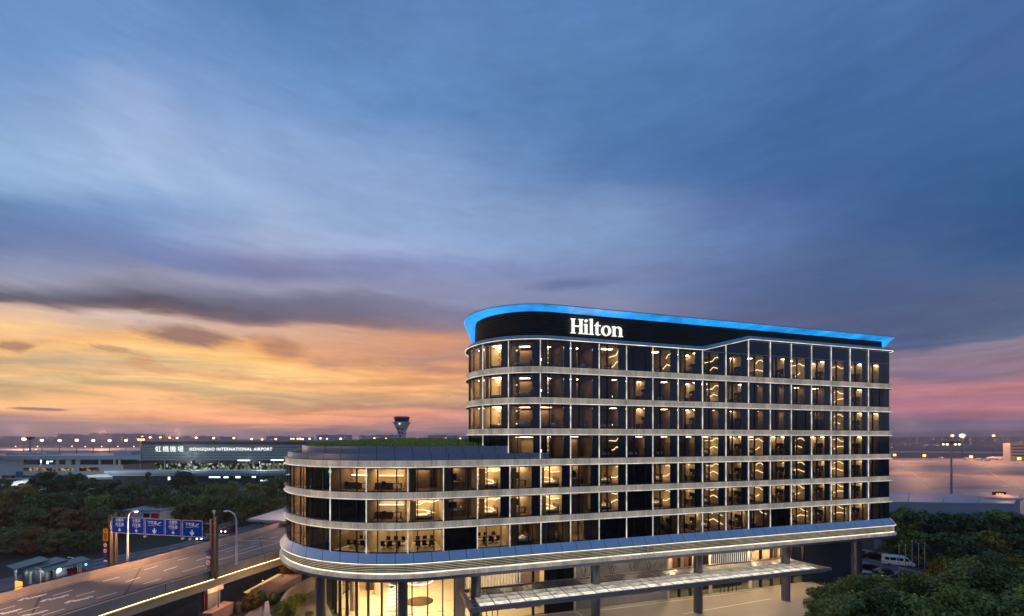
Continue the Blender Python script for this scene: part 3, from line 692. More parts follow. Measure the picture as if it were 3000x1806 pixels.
# sign letters on the louvre screen, drawn as serif shapes in units of the capital height
def letters():
    out=[]
    def rect(x0,x1,y0,y1): return [(x0,y0),(x1,y0),(x1,y1),(x0,y1)]
    def serif(xa,xb,y,up):                     # slab with bracketed ends
        h=.055; s=1 if up else -1
        return [(xa,y),(xb,y),(xb,y+s*h*.55),(xb-.05,y+s*h),(xa+.05,y+s*h),(xa,y+s*h*.55)]
    def seg(pts): out.append(pts)
    x=0.
    L_=[]
    # H
    g=[rect(.10,.27,.0,1.0),rect(.62,.79,.0,1.0),rect(.27,.62,.47,.545)]
    for a in (.02,.54): g+= [serif(a,a+.33,0,True),serif(a,a+.33,1.0,False)]
    L_.append((g,.89))
    # i
    st=lambda a,top:[rect(a,a+.155,.0,top),serif(a-.08,a+.235,0,True),[(a-.09,top-.05),(a,top-.10),(a,top),(a-.02,top)]]
    dot=[(.155+.10*math.cos(2*math.pi*k/16),.92+.10*math.sin(2*math.pi*k/16)) for k in range(16)]
    L_.append((st(.08,.70)+[dot],.36))
    L_.append((st(.08,1.08),.36))
    # t
    t=[[(.10,.10),(.255,.10),(.255,.92),(.22,.92),(.10,.74)],rect(.255,.43,.63,.69),rect(.01,.10,.63,.69)]
    arc=[(.10,.10),(.12,.04),(.17,0.),(.25,-.02),(.33,-.01),(.42,.04),(.40,.075),(.33,.06),(.28,.075),(.255,.11)]
    t.append(arc); L_.append((t,.45))
    # o as quads
    o=[]
    for k in range(28):
        a0,a1=2*math.pi*k/28,2*math.pi*(k+1)/28
        P_=lambda a,rx,ry:(.36+rx*math.cos(a),.345+ry*math.sin(a))
        o.append([P_(a0,.17,.30),P_(a0,.335,.36),P_(a1,.335,.36),P_(a1,.17,.30)])
    L_.append((o,.74))
    # n
    n_=[rect(.10,.255,.0,.70),serif(.02,.335,0,True),[(.01,.65),(.10,.60),(.10,.70),(.08,.70)],rect(.55,.705,.0,.46),serif(.47,.785,0,True)]
    for k in range(9):
        a0,a1=math.pi*(1-k/9),math.pi*(1-(k+1)/9)
        O=lambda a:(.463+.242*math.cos(a),.46+.245*math.sin(a)); I=lambda a:(.40+.15*math.cos(a),.46+.155*math.sin(a))
        n_.append([I(a0),O(a0),O(a1),I(a1)])
    L_.append((n_,.80))
    return L_
X0=onY(1670,D+.9); X1=onY(1824,D+.9)
LL=letters(); tot=sum(a for _,a in LL); sx=(X1-X0)/tot; hgt=1.86; zb=37.42; xo=X0
sgn=empty('sign_lettering'); sgn.parent=hotel; sgn.location=(0,0,0)
for g,adv in LL:
    mb=MB()
    for k,poly in enumerate(g):
        pts=[(xo+px*sx,zb+py*hgt) for px,py in poly]
        ar=sum(pts[i][0]*pts[(i+1)%len(pts)][1]-pts[(i+1)%len(pts)][0]*pts[i][1] for i in range(len(pts)))
        if ar<0: pts.reverse()
        mb.prism(pts,D+.72-.003*(k%7),D+.90,0,axis='y')
    hpart(mb,'letter',M_letter,sgn); xo+=adv*sx
# ================================================================== ground floor of the hotel
M_finled=em('glowing_fin',(1,.90,.72),.75,.3,.7)
GC=(6.2,68.9); GR=12.0; GY=56.9; SO=LZ-3.15     # glass line under the soffit, soffit height
def gpt(s):                                        # s = metres along the glass line, 0 where the curve begins, negative round the nose
    if s>=0: return Vector((GC[0]+s,GY,0)), Vector((0,-1,0))
    a=-s/GR; n=Vector((-math.sin(a),-math.cos(a),0)); return Vector((GC[0],GC[1],0))+n*GR, n
step=1.9; k0=-14
gl=empty('lobby_glazing'); gl.parent=hotel; 
gm=MB(); pm_=MB()
mul_pts=[]
for k in range(k0,2):
    a,_=gpt(k*step); b,_=gpt((k+1)*step if k<1 else 3.4)
    gm.quad((a.x,a.y,.1),(b.x,b.y,.1),(b.x,b.y,SO),(a.x,a.y,SO))
go=hpart(gm,'glass_wall',M_lobglass)
for k in range(k0,3):
    p,n=gpt(k*step if k<2 else 3.4); d=Vector((-n.y,n.x,0)); mb=MB()
    M=Matrix(((d.x,n.x,0,p.x),(d.y,n.y,0,p.y),(0,0,1,0),(0,0,0,1)))
    mb.box(-.06,.06,-.08,.32,.05,SO,0,M); hpart(mb,'glass_mullion',M_dark,gl)
mb=MB(); mb.box(9.72,10.75,GY-.35,GY+.4,0,SO); hpart(mb,'pillar',M_cream)
# lobby shell
mb=MB()
fl=[(GC[0]+(GR-.15)*math.cos(R(a)),GC[1]+(GR-.15)*math.sin(R(a))) for a in range(90,271,10)]+[(22.3,GY+.2),(22.3,80.75)]
mb.prism(fl,.02,.06); hpart(mb,'lobby_floor',M_floor)
mb=MB(); mb.box(-3.5,22.3,76.0,76.3,.06,SO); mb.box(22.3,22.5,GY+.3,76,.06,SO); hpart(mb,'lobby_back_wall',M_cream)
mb=MB(); mb.box(10.8,22.3,62.0,62.15,.06,SO); hpart(mb,'lobby_screen_wall',M_cream)
for (x0,x1) in ((-1.6,.1),(2.2,2.9),(4.2,4.6)):
    mb=MB(); mb.box(x0,x1,73.6,73.9,.06,6.2); hpart(mb,'lobby_wood_panel',M_wood)
for px,Y in ((1038,66.0),(1108,71.5),(990,70.5),(1216,73.0)):
    mb=MB(); mb.lathe([(.62,.06),(.62,SO)],(onY(px,Y),Y,0),0,20); hpart(mb,'lobby_column',M_cream)
mb=MB()
for px,py in ((1110,1803),(1156,1803),(1200,1801),(1250,1796),(1293,1791),(1337,1787),(1003,1785)):
    p=gnd(px,py,.07); mb=MB(); mb.box(p.x-.55,p.x+.55,p.y-.08,p.y+.08,.062,.075); hpart(mb,'floor_grille',M_dark)
# lobby furniture
X=onY(1229,66.2); 
ch=tag(empty('ring_chandelier',(X,66.2,3.2)),'large glowing ring lamp hanging in the hotel lobby','chandelier')
def torus(c,r,t,n=36,m=6,tilt=0):
    mb=MB(); pts=[]
    for k in range(n):
        a=2*math.pi*k/n
        for j in range(m):
            b=2*math.pi*j/m; pts.append((c[0]+(r+t*math.cos(b))*math.cos(a),c[1]+(r+t*math.cos(b))*math.sin(a),c[2]+t*math.sin(b)+tilt*math.cos(a)))
    mb.add(pts,[(k*m+j,((k+1)%n)*m+j,((k+1)%n)*m+(j+1)%m,k*m+(j+1)%m) for k in range(n) for j in range(m)],0,True); return mb
M_ring=em('ring_lamp',(1,.86,.60),2.6)
torus((0,0,0),1.95,.11).build('ring',M_ring,ch); torus((.3,.2,.55),1.55,.08,tilt=.2).build('ring',M_ring,ch)
for a in (0.5,2.6,4.7):
    mb=MB(); mb.tube([(1.95*math.cos(a),1.95*math.sin(a),0),(.6*math.cos(a),.6*math.sin(a),SO-3.25)],.012,0,4); mb.build('hanging_wire',M_dark,ch)
p=gnd(1229,1762,.1); mb=MB(); mb.lathe([(0.01,.07),(2.0,.07),(2.0,.10),(.01,.10)],(0,0,0),0,40)
o=mb.build('round_rug',pm('brown_rug',(.13,.07,.04),.9)); o.location=(p.x,p.y,0); tag(o,'round brown rug on the pale lobby floor','rug')
X=onY(1152,64.5); sc=tag(empty('spiral_sculpture',(X,64.5,.06)),'white spiral ribbon sculpture standing in the hotel lobby','sculpture')
mb=MB(); mb.tube([(.95*math.cos(t*.30)*(1-.006*t),.95*math.sin(t*.30)*(1-.006*t),.15+t*.052) for t in range(64)],.06,0,6); mb.build('spiral',M_ring,sc)
mb=MB(); mb.tube([(.95*math.cos(t*.30+3.14)*(1-.006*t),.95*math.sin(t*.30+3.14)*(1-.006*t),.15+t*.052) for t in range(64)],.06,0,6); mb.build('spiral',M_ring,sc)
mb=MB(); mb.lathe([(.01,0),(1.1,0),(1.1,.1),(.01,.1)],(0,0,0),0,24); mb.build('plinth',M_cream,sc)
for x,y in ((0,63.5),(4,63),(8.2,62),(0.5,71),(6,71),(-2,68)):
    lamp('lobby_downlight','AREA',(x,y,SO-.15),760,(1,.72,.38),2.2)
for x in (12.8,17.,20.5): lamp('lobby_downlight','AREA',(x,59.4,SO-.15),260,(1,.76,.46),1.5)
# front wall sections right of the lobby
def sec(x0,x1,mat,name,z0=0.0,z1=None,y=GY,th=.25):
    mb=MB(); mb.box(x0,x1,y,y+th,z0,z1 or SO); return hpart(mb,name,mat)
M_pale=pm('pale_lit_wall',(.62,.48,.34),.6,var=.12,scale=.5)
sec(22.4,26.35,M_black,'dark_recess'); sec(26.6,41.6,M_marble,'marble_wall',y=GY-.1)
vr=random.Random(5)
for cx in (28.2,32.6,36.0,38.9,41.0):              # branching veins inlaid in the marble
    mb=MB()
    for b in range(4):
        x,z=cx+vr.uniform(-.5,.5),4.6+vr.uniform(-.3,1.2); pts=[(x,GY-.105,z)]
        for j in range(6): x+=vr.uniform(-.05,.30)*(1 if b%2 else -1); z+=vr.uniform(.15,.45); pts.append((x,GY-.105,min(z,7.7)))
        mb.tube(pts,[.05-.006*j for j in range(7)],0,4)
    hpart(mb,'stone_inlay',M_stain)
for x in (29.6,32.6,35.6,38.6): mb=MB(); mb.box(x-.012,x+.012,GY-.105,GY-.09,0,SO); hpart(mb,'panel_joint',M_stain)
fw=empty('fin_screen'); fw.parent=hotel
sec(57.2,68.5,M_pale,'lit_wall',y=GY+2.2); sec(41.9,49.6,M_pale,'lit_wall',y=GY+2.2); sec(49.6,57.2,M_dark,'wood_wall',y=GY+1.6); sec(68.6,79.2,pm('dark_end_wall',(.055,.06,.075),.6,var=.25,scale=.6),'end_wall',y=GY-.2)  # the end wall's shade is put into its base colour
sec(18.7,22.3,M_pale,'lit_wall',y=GY+2.6)
for i in range(19): mb=MB(); x=11.0+i*.415; mb.box(x-.035,x+.035,GY-.14,GY-.06,3.2,SO); hpart(mb,'vertical_fin',M_finled,fw)
for i in range(19): mb=MB(); x=49.9+i*.40; mb.box(x-.035,x+.035,GY-.14,GY-.06,3.0,SO); hpart(mb,'vertical_fin',M_finled,fw)
for x in (10.9,26.45,41.75,49.55,57.3): mb=MB(); mb.box(x-.09,x+.09,GY-.4,GY+.2,0,SO); hpart(mb,'white_post',M_white)
for x in (20.4,22.2,43.9,45.9,47.9,59.5,61.7,63.9,66.1,68.5): mb=MB(); mb.box(x-.13,x+.13,GY-.15,GY+.25,0,SO); hpart(mb,'dark_post',M_dark)
for x0,x1 in ((44.2,45.2),(46.3,47.2),(58.0,58.8),(64.3,65.1)):
    mb=MB(); mb.box(x0,x1,GY+1.9,GY+2.0,.4,6.6); hpart(mb,'wood_panel',M_wood)
for a,b in ((10.9,22.3),(41.9,68.5)):
    mb=MB(); mb.quad((a,GY+.05,.1),(b,GY+.05,.1),(b,GY+.05,SO),(a,GY+.05,SO)); hpart(mb,'glass_wall',M_lobglass)
for x in (43.5,47.2,51.6,55.3,59.4,63.0,66.8): lamp('front_room_downlight','AREA',(x,GY+1.2,SO-.12),620,(1,.70,.40),.8)
for i,x in enumerate((12.4,14.6,52.0,53.6)):                                                  # entrance doors in dark frames
    dr=MB(); 
    for dx in (-.75,0,.75): dr.box(x+dx-.05,x+dx+.05,GY-.3,GY-.2,0,2.9)
    dr.box(x-.8,x+.8,GY-.3,GY-.2,2.8,2.95); hpart(dr,'entrance_door',M_dark)
for i in range(11):                                                                           # small lamps washing the wall foot
    x=30.6+i*.98; mb=MB(); mb.lathe([(.07,2.55),(.09,2.75)],(x,GY-.3,0),0,8); wl=hpart(mb,'wall_lamp',M_roomlamp)
    lamp('wall_lamp_beam','SPOT',(x,GY-.42,2.5),55,(1,.88,.62),.05,(0,0,0),55,.6)
for x in (28,34,40,47,54,61,66): lamp('soffit_downlight','AREA',(x,54.4,SO-.1),85,(1,.84,.64),1.0)
# columns on the facade line
for i,px in enumerate((1394,1745,2045,2302,2512)):
    X=onY(px,D+.3); mb=MB(); mb.lathe([(.60,0),(.60,SO+.02)],(X,D+.3,0),0,28); hpart(mb,'column',M_column)
p=gnd(941,1806,-.0); 
mb=MB(); mb.lathe([(.62,0),(.62,SO+.02)],(onY(941,60.5),60.5,0),0,28); hpart(mb,'column',M_column)
mb=MB(); mb.lathe([(.60,0),(.60,SO+.02)],(onY(1180,56.0),56.0,0),0,28); hpart(mb,'column',M_column)
# entrance canopy
CZ=5.5; cx0,cx1=9.7,61.4
M_can=pm('bronze_canopy_frame',(.42,.31,.23),.6,.0,var=.2)
M_canrow=[em('lit_canopy_glass',(1,.91,.76),k_,.45,1.1) for k_ in (.95,.52,.34)]  # light from below put into the panels as glow, weaker row by row
M_canglass=pm('grey_canopy_glass',(.16,.145,.14),.42,var=.2,scale=.5,spec=.4)
cn=MB(); cn.box(cx0,cx1,47.35,47.7,CZ-.45,CZ+.06); cn.box(cx0,cx1-1.2,53.4,53.6,CZ-.3,CZ+.12); cn.box(cx0,cx0+.5,47.7,53.4,CZ-.45,CZ+.06)
cn.prism([(cx1-1.2,53.6),(cx1-1.2,47.7),(cx1,47.35),(cx1+.9,47.3)],CZ-.3,CZ+.05)
canopy=hpart(cn,'entrance_canopy',M_can)
for i in range(28):
    x=10.9+i*1.8
    mb=MB(); mb.box(x-.05,x+.05,47.7,53.4,CZ-.2,CZ+.03); hpart(mb,'canopy_rib',M_can,canopy)
    for j in range(3):
        y=47.75+j*1.16; mb=MB(); mb.box(x+.06,x+1.74,y,y+1.06,CZ-.03,CZ,0); hpart(mb,'canopy_panel',M_canrow[j],canopy)
    mb=MB(); mb.box(x+.06,x+1.74,51.3,53.38,CZ-.03,CZ-.005,0); hpart(mb,'canopy_glass',M_canglass,canopy)
for j in range(3):
    y=48.86+j*1.16; mb=MB(); mb.box(10.3,60.2,y-.045,y+.045,CZ-.16,CZ+.026); hpart(mb,'canopy_rail',M_can,canopy)
for x in range(14,60,6): lamp('canopy_downlight','AREA',(x,50.4,CZ-.5),52,(1,.76,.50),1.2)
# rim walls and grass on the podium roof
def rimwall(off,z0,z1,xmax):
    pts=[p for p in outline(POD,off,nn=60,front_only=True) if p[0]<=xmax+1e-3]
    pts=[p for p in pts if p[0]<xmax-.6]+[(xmax,D-off)]
    inn=[p for p in outline(POD,off-.3,nn=60,front_only=True) if p[0]<xmax-.6]+[(xmax,D-off+.3)]
    mb=MB(); mb.sweep([[(x,y,z0) for x,y in pts],[(x,y,z1) for x,y in pts],[(x,y,z1) for x,y in inn],[(x,y,z0) for x,y in inn]],closed=False)
    return hpart(mb,'roof_rim',M_panel)
rimwall(-.15,P[4],P[4]+.72,20.6); rimwall(-1.9,P[4],P[4]+1.55,16.0)
gr=random.Random(11)
def roof_z(x,y): 
    r=math.hypot(x-POD[0],y-(D+18)); return P[4]+1.45+.75*max(0,1-(r/15.6)**2)
mb=MB(); nR,nA=8,40; vs=[]
for i in range(nR+1):
    r=15.6*i/nR
    for k in range(nA): a=2*math.pi*k/nA; x,y=POD[0]+r*math.cos(a),D+18+r*math.sin(a); vs.append((x,y,roof_z(x,y)))
mb.add(vs,[(i*nA+k,(i+1)*nA+k,(i+1)*nA+(k+1)%nA,i*nA+(k+1)%nA) for i in range(nR) for k in range(nA)],0,True)
hpart(mb,'roof_soil',pm('roof_soil',(.14,.20,.03),.9))
mb=MB()
while len(mb.f)<14000:
    a=gr.uniform(0,2*math.pi); r=15.7*math.sqrt(gr.random()); x,y=POD[0]+r*math.cos(a),D+18+r*math.sin(a)
    if x>16 and y>D+6: continue
    if y>D+24: continue
    z=roof_z(x,y); h=gr.uniform(.18,.52); t=gr.uniform(0,6.3); w_=.07
    mb.add([(x-w_*math.cos(t),y-w_*math.sin(t),z-.05),(x+w_*math.cos(t),y+w_*math.sin(t),z-.05),(x+gr.uniform(-.12,.12),y+gr.uniform(-.12,.12),z+h)],[(0,1,2)])
o=mb.build('roof_grass',leafmat('roof_grass',(.15,.25,.025),(.25,.38,.05),(.38,.48,.11))); struct(o,'stuff'); o['label']='bright green grass growing on the lower roof'
# low dark railing with posts behind the grass
mb=MB()
for k in range(26):
    x=onY(1120+9*k,76.0); mb.box(x-.05,x+.05,75.95,76.05,P[4],P[4]+2.5)
x0,x1=onY(1095,76.),onY(1350,76.); mb.box(x0,x1,75.9,76.1,P[4],P[4]+2.05); mb.box(x0,x1,75.96,76.04,P[4]+2.4,P[4]+2.47)
hpart(mb,'roof_railing',M_dark)

# ================================================================== ground
M_grass=pm('night_grass',(.035,.042,.018),.95,var=.5,scale=.25,bump=.3)
M_pave=pm('forecourt_paving',(.30,.27,.235),.5,var=.16,scale=.7,stretch=(.25,1,1),rvar=.15)
M_asph=pm('asphalt',(.12,.112,.108),.75,var=.18,scale=1.4,bump=.1)
M_deck=pm('elevated_asphalt',(.135,.125,.12),.7,var=.14,scale=.5,bump=.08)
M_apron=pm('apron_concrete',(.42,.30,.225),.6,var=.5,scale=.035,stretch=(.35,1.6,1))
M_field=pm('airfield_grass',(.10,.085,.07),.95,var=.4,scale=.008)
M_line=pm('road_paint',(.78,.76,.70),.6,var=.15,scale=2)
mb=MB(); mb.quad((-12000,-3000,0),(12000,-3000,0),(12000,14000,0),(-12000,14000,0)); struct(mb.build('ground',M_grass))
def sheet(name,pts,z,mat):
    mb=MB(); mb.add([(p[0],p[1],z) for p in pts],[tuple(range(len(pts)))]); return struct(mb.build(name,mat))
sheet('forecourt',[(8,30),(66,30),(70,GY-.1),(10.9,GY-.1),(4,56),(-1,58),(-5,62),(-7,70),(-14,72),(-13,58),(-6,48)],.012,M_pave)
def gl_(px,z=0): return [gnd(x,y,z) for x,y in px]
# airfield: far grass, lit apron on the right, pale taxiway strips on the left
sheet('airfield',[at(-800,0,330),at(1900,0,330),at(3900,0,480),at(9000,0,9000),at(-6500,0,9000)],.02,M_field)
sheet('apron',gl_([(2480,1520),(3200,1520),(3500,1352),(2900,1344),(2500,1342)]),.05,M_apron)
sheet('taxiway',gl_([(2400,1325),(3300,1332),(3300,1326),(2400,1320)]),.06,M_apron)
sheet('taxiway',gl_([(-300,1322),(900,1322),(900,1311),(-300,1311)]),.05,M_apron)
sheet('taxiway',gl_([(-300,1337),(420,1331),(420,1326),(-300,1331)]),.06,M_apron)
# parking lot right of the hotel
sheet('parking_lot',[gnd(2440,1740),gnd(2760,1745),gnd(2740,1690),gnd(2600,1618),gnd(2440,1622)],.014,M_asph)
mb=MB(); a,b=gnd(2535,1637),gnd(2705,1682); d=(b-a).normalized(); nrm=Vector((-d.y,d.x,0)); mb.prism([(p.x,p.y) for p in (a,b,b-nrm*.25,a-nrm*.25)],.016,.14); struct(mb.build('kerb',M_conc))
# pale lines in the forecourt paving
mb=MB()
for (x0,y0,x1,y1) in ((1520,1806,1690,1794),(1690,1794,1706,1806),(1750,1790,2236,1728),(2000,1800,2260,1755)):
    a,b=gnd(x0,y0),gnd(x1,y1); d=(b-a).normalized(); n_=Vector((-d.y,d.x,0))*.07; mb.quad((a-n_)+Vector((0,0,.02)),(b-n_)+Vector((0,0,.02)),(b+n_)+Vector((0,0,.02)),(a+n_)+Vector((0,0,.02)))
struct(mb.build('paving_line',M_line))

# ================================================================== elevated road
RZ=6.0
def catmull(P_,n):
    P_=[Vector(p) for p in P_]; Q=[P_[0]*2-P_[1]]+P_+[P_[-1]*2-P_[-2]]; out=[]
    for i in range(1,len(Q)-2):
        for k in range(8):
            t=k/8; a,b,c,d=Q[i-1],Q[i],Q[i+1],Q[i+2]
            out.append(.5*((2*b)+(c-a)*t+(2*a-5*b+4*c-d)*t*t+(3*b-a-3*c+d)*t**3))
    out.append(P_[-1]); L=[0]
    for p,q in zip(out,out[1:]): L.append(L[-1]+(q-p).length)
    res=[]
    for i in range(n):
        s=L[-1]*i/(n-1); j=max(0,min(len(L)-2,next((k for k in range(len(L)-1) if L[k+1]>=s),len(L)-2)))
        t=(s-L[j])/max(1e-9,L[j+1]-L[j]); res.append(out[j].lerp(out[j+1],t))
    return res
farp=[gnd(x,y,RZ) for x,y in ((0,1766),(280,1692),(420,1658),(609,1606),(740,1570),(835,1539))]
neap=[gnd(x,y,RZ+.9) for x,y in ((40,1848),(176,1806),(420,1730),(597,1678),(694,1649),(826,1610))]
for P_ in (farp,neap):
    P_.insert(0,P_[0]+(P_[0]-P_[1]).normalized()*45); P_.append(P_[-1]+(P_[-1]-P_[-2]).normalized()*70)
    for p in P_: p.z=0
NS=60
A_=catmull(farp,NS); B_=catmull(neap,NS)
mb=MB(); 
for i in range(NS-1): mb.quad(*[Vector((p.x,p.y,RZ)) for p in (A_[i],B_[i],B_[i+1],A_[i+1])])
for i in range(NS-1): mb.quad(*[Vector((p.x,p.y,RZ-.5)) for p in (A_[i],A_[i+1],B_[i+1],B_[i])])
struct(mb.build('elevated_road',M_deck))
def side(P_,Q,i):                                   # horizontal unit vector from P side away from the road
    v=(P_[i]-Q[i]); v.z=0; return v.normalized()
def rail(P_,Q,prof,mat,name,rng_=None,parent=None,ms=None):
    mb=MB(); rings=[]
    idx=range(NS) if rng_ is None else rng_
    for o,z in prof: rings.append([P_[i]+side(P_,Q,i)*o+Vector((0,0,z)) for i in idx])
    mb.sweep(rings,closed=False,ms=ms); return mb.build(name,mat,parent)
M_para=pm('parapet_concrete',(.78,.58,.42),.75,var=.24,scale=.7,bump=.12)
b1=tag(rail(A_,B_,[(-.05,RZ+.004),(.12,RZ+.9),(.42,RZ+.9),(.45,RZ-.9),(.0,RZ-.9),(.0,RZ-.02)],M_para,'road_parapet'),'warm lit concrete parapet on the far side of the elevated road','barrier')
rail(A_,B_,[(.22,RZ+1.08),(.30,RZ+1.08),(.30,RZ+1.16),(.22,RZ+1.16)],M_dark,'handrail',parent=b1)
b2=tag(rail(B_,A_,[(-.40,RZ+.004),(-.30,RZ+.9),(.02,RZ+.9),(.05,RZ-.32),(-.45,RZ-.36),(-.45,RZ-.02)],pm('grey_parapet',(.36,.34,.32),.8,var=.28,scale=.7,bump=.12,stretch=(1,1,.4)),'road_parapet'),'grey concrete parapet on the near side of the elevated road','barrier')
rail(B_,A_,[(-.22,RZ+1.02),(-.14,RZ+1.02),(-.14,RZ+1.08),(-.22,RZ+1.08)],M_dark,'handrail',parent=b2)
for i in range(0,NS,6):
    p=B_[i]+side(B_,A_,i)*.04; mb=MB(); mb.box(p.x-.02,p.x+.02,p.y-.02,p.y+.02,RZ-.3,RZ+.88); mb.build('expansion_joint',M_dark,b2)
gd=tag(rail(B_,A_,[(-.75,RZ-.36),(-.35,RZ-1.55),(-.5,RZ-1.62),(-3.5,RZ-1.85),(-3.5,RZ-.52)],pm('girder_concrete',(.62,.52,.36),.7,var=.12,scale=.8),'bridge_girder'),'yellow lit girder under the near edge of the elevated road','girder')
rail(B_,A_,[(-.22,RZ-.365),(-.14,RZ-.365),(-.14,RZ-.39),(-.22,RZ-.39)],em('yellow_strip_lamp',(1,.69,.28),17.),'light_strip',parent=gd)
mb=MB()
for i in range(6,NS-1,4):
    p0_,p1_=A_[i],B_[i]; d_=(A_[i+1]-A_[i]).normalized()*.12
    mb.quad(*[Vector((q.x,q.y,RZ+.003)) for q in (p0_-d_,p0_+d_,p1_+d_,p1_-d_)])
struct(mb.build('deck_joint',pm('deck_joint',(.045,.043,.042),.8,var=.3)))
# paint on the deck, taken from the photograph's ground plane
def zoom3(pts): return [(x/4.552,1480+y/4.552) for x,y in pts]
def zoom4(pts): return [(280+x/4.25,1480+y/4.25) for x,y in pts]
def ribbon(mb,px,w_,z):
    P_=[gnd(x,y,RZ) for x,y in px]
    for a,b in zip(P_,P_[1:]):
        d=(b-a); d.z=0; d.normalize(); n_=Vector((-d.y,d.x,0))*w_*.5
        mb.quad(*[Vector((q.x,q.y,RZ+z)) for q in (a-n_,b-n_,b+n_,a+n_)])
segs=[zoom3(s) for s in ([(700,1210),(970,1135)],[(1015,1220),(1265,1150)],[(1290,1245),(1555,1168)],[(0,1400),(205,1345)],[(235,1445),(530,1360)],[(555,1480),(860,1385)],[(1375,1020),(1595,960)],[(1670,1030),(1870,965)])]
segs+=[zoom4(s) for s in ([(590,985),(810,920)],[(605,810),(775,760)],[(850,820),(1020,765)],[(1085,830),(1360,750)],[(1025,690),(1160,655)],[(1250,695),(1370,660)],[(1515,690),(2310,460)],[(1480,528),(1640,490)],[(1310,575),(1440,545)],[(1515,585),(1810,500)],[(1770,580),(2005,505)],[(1620,585),(1720,560)],[(1930,490),(2010,468)],[(2170,415),(2260,392)],[(1985,415),(2070,393)],[(2225,345),(2310,325)],[(1770,440),(2310,452)])]
mb=MB()
for s in segs: ribbon(mb,s,.17,.006)
zz=[(255,1280),(330,1243),(410,1252),(440,1225),(520,1225),(545,1200),(622,1190)]
for dx,dy in ((0,0),(298,12),(622,32),(-330,200),(18,218)):
    ribbon(mb,zoom3([(x+dx,y+dy) for x,y in zz]),.42,.008)
struct(mb.build('lane_marking',M_line))
mb=MB()
for i in range(NS-1):
    for Q,o in ((A_,-.45),(B_,-.8)):
        P2=B_ if Q is A_ else A_
        a=Q[i]+side(Q,P2,i)*o; b=Q[i+1]+side(Q,P2,i+1)*o; a2=Q[i]+side(Q,P2,i)*(o-.14); b2_=Q[i+1]+side(Q,P2,i+1)*(o-.14)
        mb.quad(*[Vector((q.x,q.y,RZ+.005)) for q in (a,b,b2_,a2)])
struct(mb.build('edge_line',M_line))
# pier
p=gnd(612,1700,5.0)
pr=tag(empty('bridge_pier',(p.x,p.y,0)),'square grey concrete pier under the elevated road by the sign gantry','pier')
dd=(B_[30]-B_[29]).normalized(); ang=math.atan2(dd.y,dd.x)
pr.rotation_euler=(0,0,ang)
pr.location=p+side(A_,B_,30)*1.0; pr.location.z=0
mb=MB(); mb.box(-.9,.9,-.9,.9,0,3.3); mb.build('shaft',M_conc,pr)
mb=MB(); mb.box(-1.15,1.15,-1.2,1.2,3.3,RZ-1.86); mb.build('cap',M_para,pr)
mb=MB(); mb.box(-1.25,-1.16,-.7,-.2,.3,3.9); mb.build('hazard_board',pm('red_white_board',(.45,.08,.07),.5),pr)
# sign gantry
g0=gnd(321,1655,RZ+.9); g1=gnd(618,1676,RZ+.9)
gv=g1-g0; gv.z=0; GL=gv.length; gv.normalize(); gnrm=Vector((gv.y,-gv.x,0))      # toward the viewer
if gnrm.dot(Vector((0,0,0))-g0)<0: gnrm=-gnrm
GM=Matrix(((gv.x,-gnrm.x,0,g0.x),(gv.y,-gnrm.y,0,g0.y),(0,0,1,0),(0,0,0,1)))
def gpar(px):
    d=at(px,0,1.0)-Vector((0,0,CAM_H)); d=Vector((at(px,HY,1).x,at(px,HY,1).y,0))
    # intersect camera ray t*d with g0+s*gv
    det=d.x*(-gv.y)+gv.x*d.y
    return (d.x*(-g0.y)+g0.x*d.y)/det*-1 if False else ( (g0.x*d.y-g0.y*d.x)/(d.x*gv.y-d.y*gv.x) )
gan=tag(empty('sign_gantry',(g0.x,g0.y,RZ)),'tall steel gantry with five blue lane signs across the elevated road','gantry')
def gpart(mb,name,mats,parent=gan): 
    mb.v=[(x-g0.x,y-g0.y,z-RZ) for x,y,z in mb.v]; return mb.build(name,mats,parent)
M_steel=pm('gantry_steel',(.15,.12,.11),.5,.4,var=.2)
M_signblue=pm('sign_blue',(.001,.055,.46),.85,var=.06,spec=.03); M_signwhite=pm('sign_white',(.85,.85,.85),.5,var=.04)
for s in (0.,GL):
    for dx in (-.42,.42) if s==0 else (-.3,.35):
        mb=MB(); mb.box(s+dx-.16,s+dx+.16,.25,.6,RZ-.1 if s else RZ+.3,13.55 if dx<0 else 13.9,0,GM); gpart(mb,'post',M_steel)
mb=MB()
for z in (11.6,13.0): mb.box(-.4,GL+.3,.32,.47,z-.09,z+.09,0,GM)
for k in range(12):
    a=GL*k/12; b=GL*(k+1)/12; mb.tube([GM@Vector((a,.4,11.6 if k%2 else 13.0)),GM@Vector((b,.4,13.0 if k%2 else 11.6))],.05,0,5)
gpart(mb,'truss_beam',M_steel)
PX=((325,372),(374,421),(423,480),(482,529),(532,592))
TX=(('小客车','行车道',0),('小客车','行车道',0),('下客道','',1),('大客车','行车道',0),('下客道','',1))
ztop,zbot=13.38,11.25
def arrow(mb,cx,z,s,y):
    pts=[(cx-.10*s,z+.5*s),(cx+.10*s,z+.5*s),(cx+.10*s,z+.12*s),(cx+.34*s,z+.28*s),(cx+.34*s,z+.06*s),(cx,z-.32*s),(cx-.34*s,z+.06*s),(cx-.34*s,z+.28*s),(cx-.10*s,z+.12*s)]
    mb.prism(list(reversed(pts)),y-.02,y,0,GM,'y')
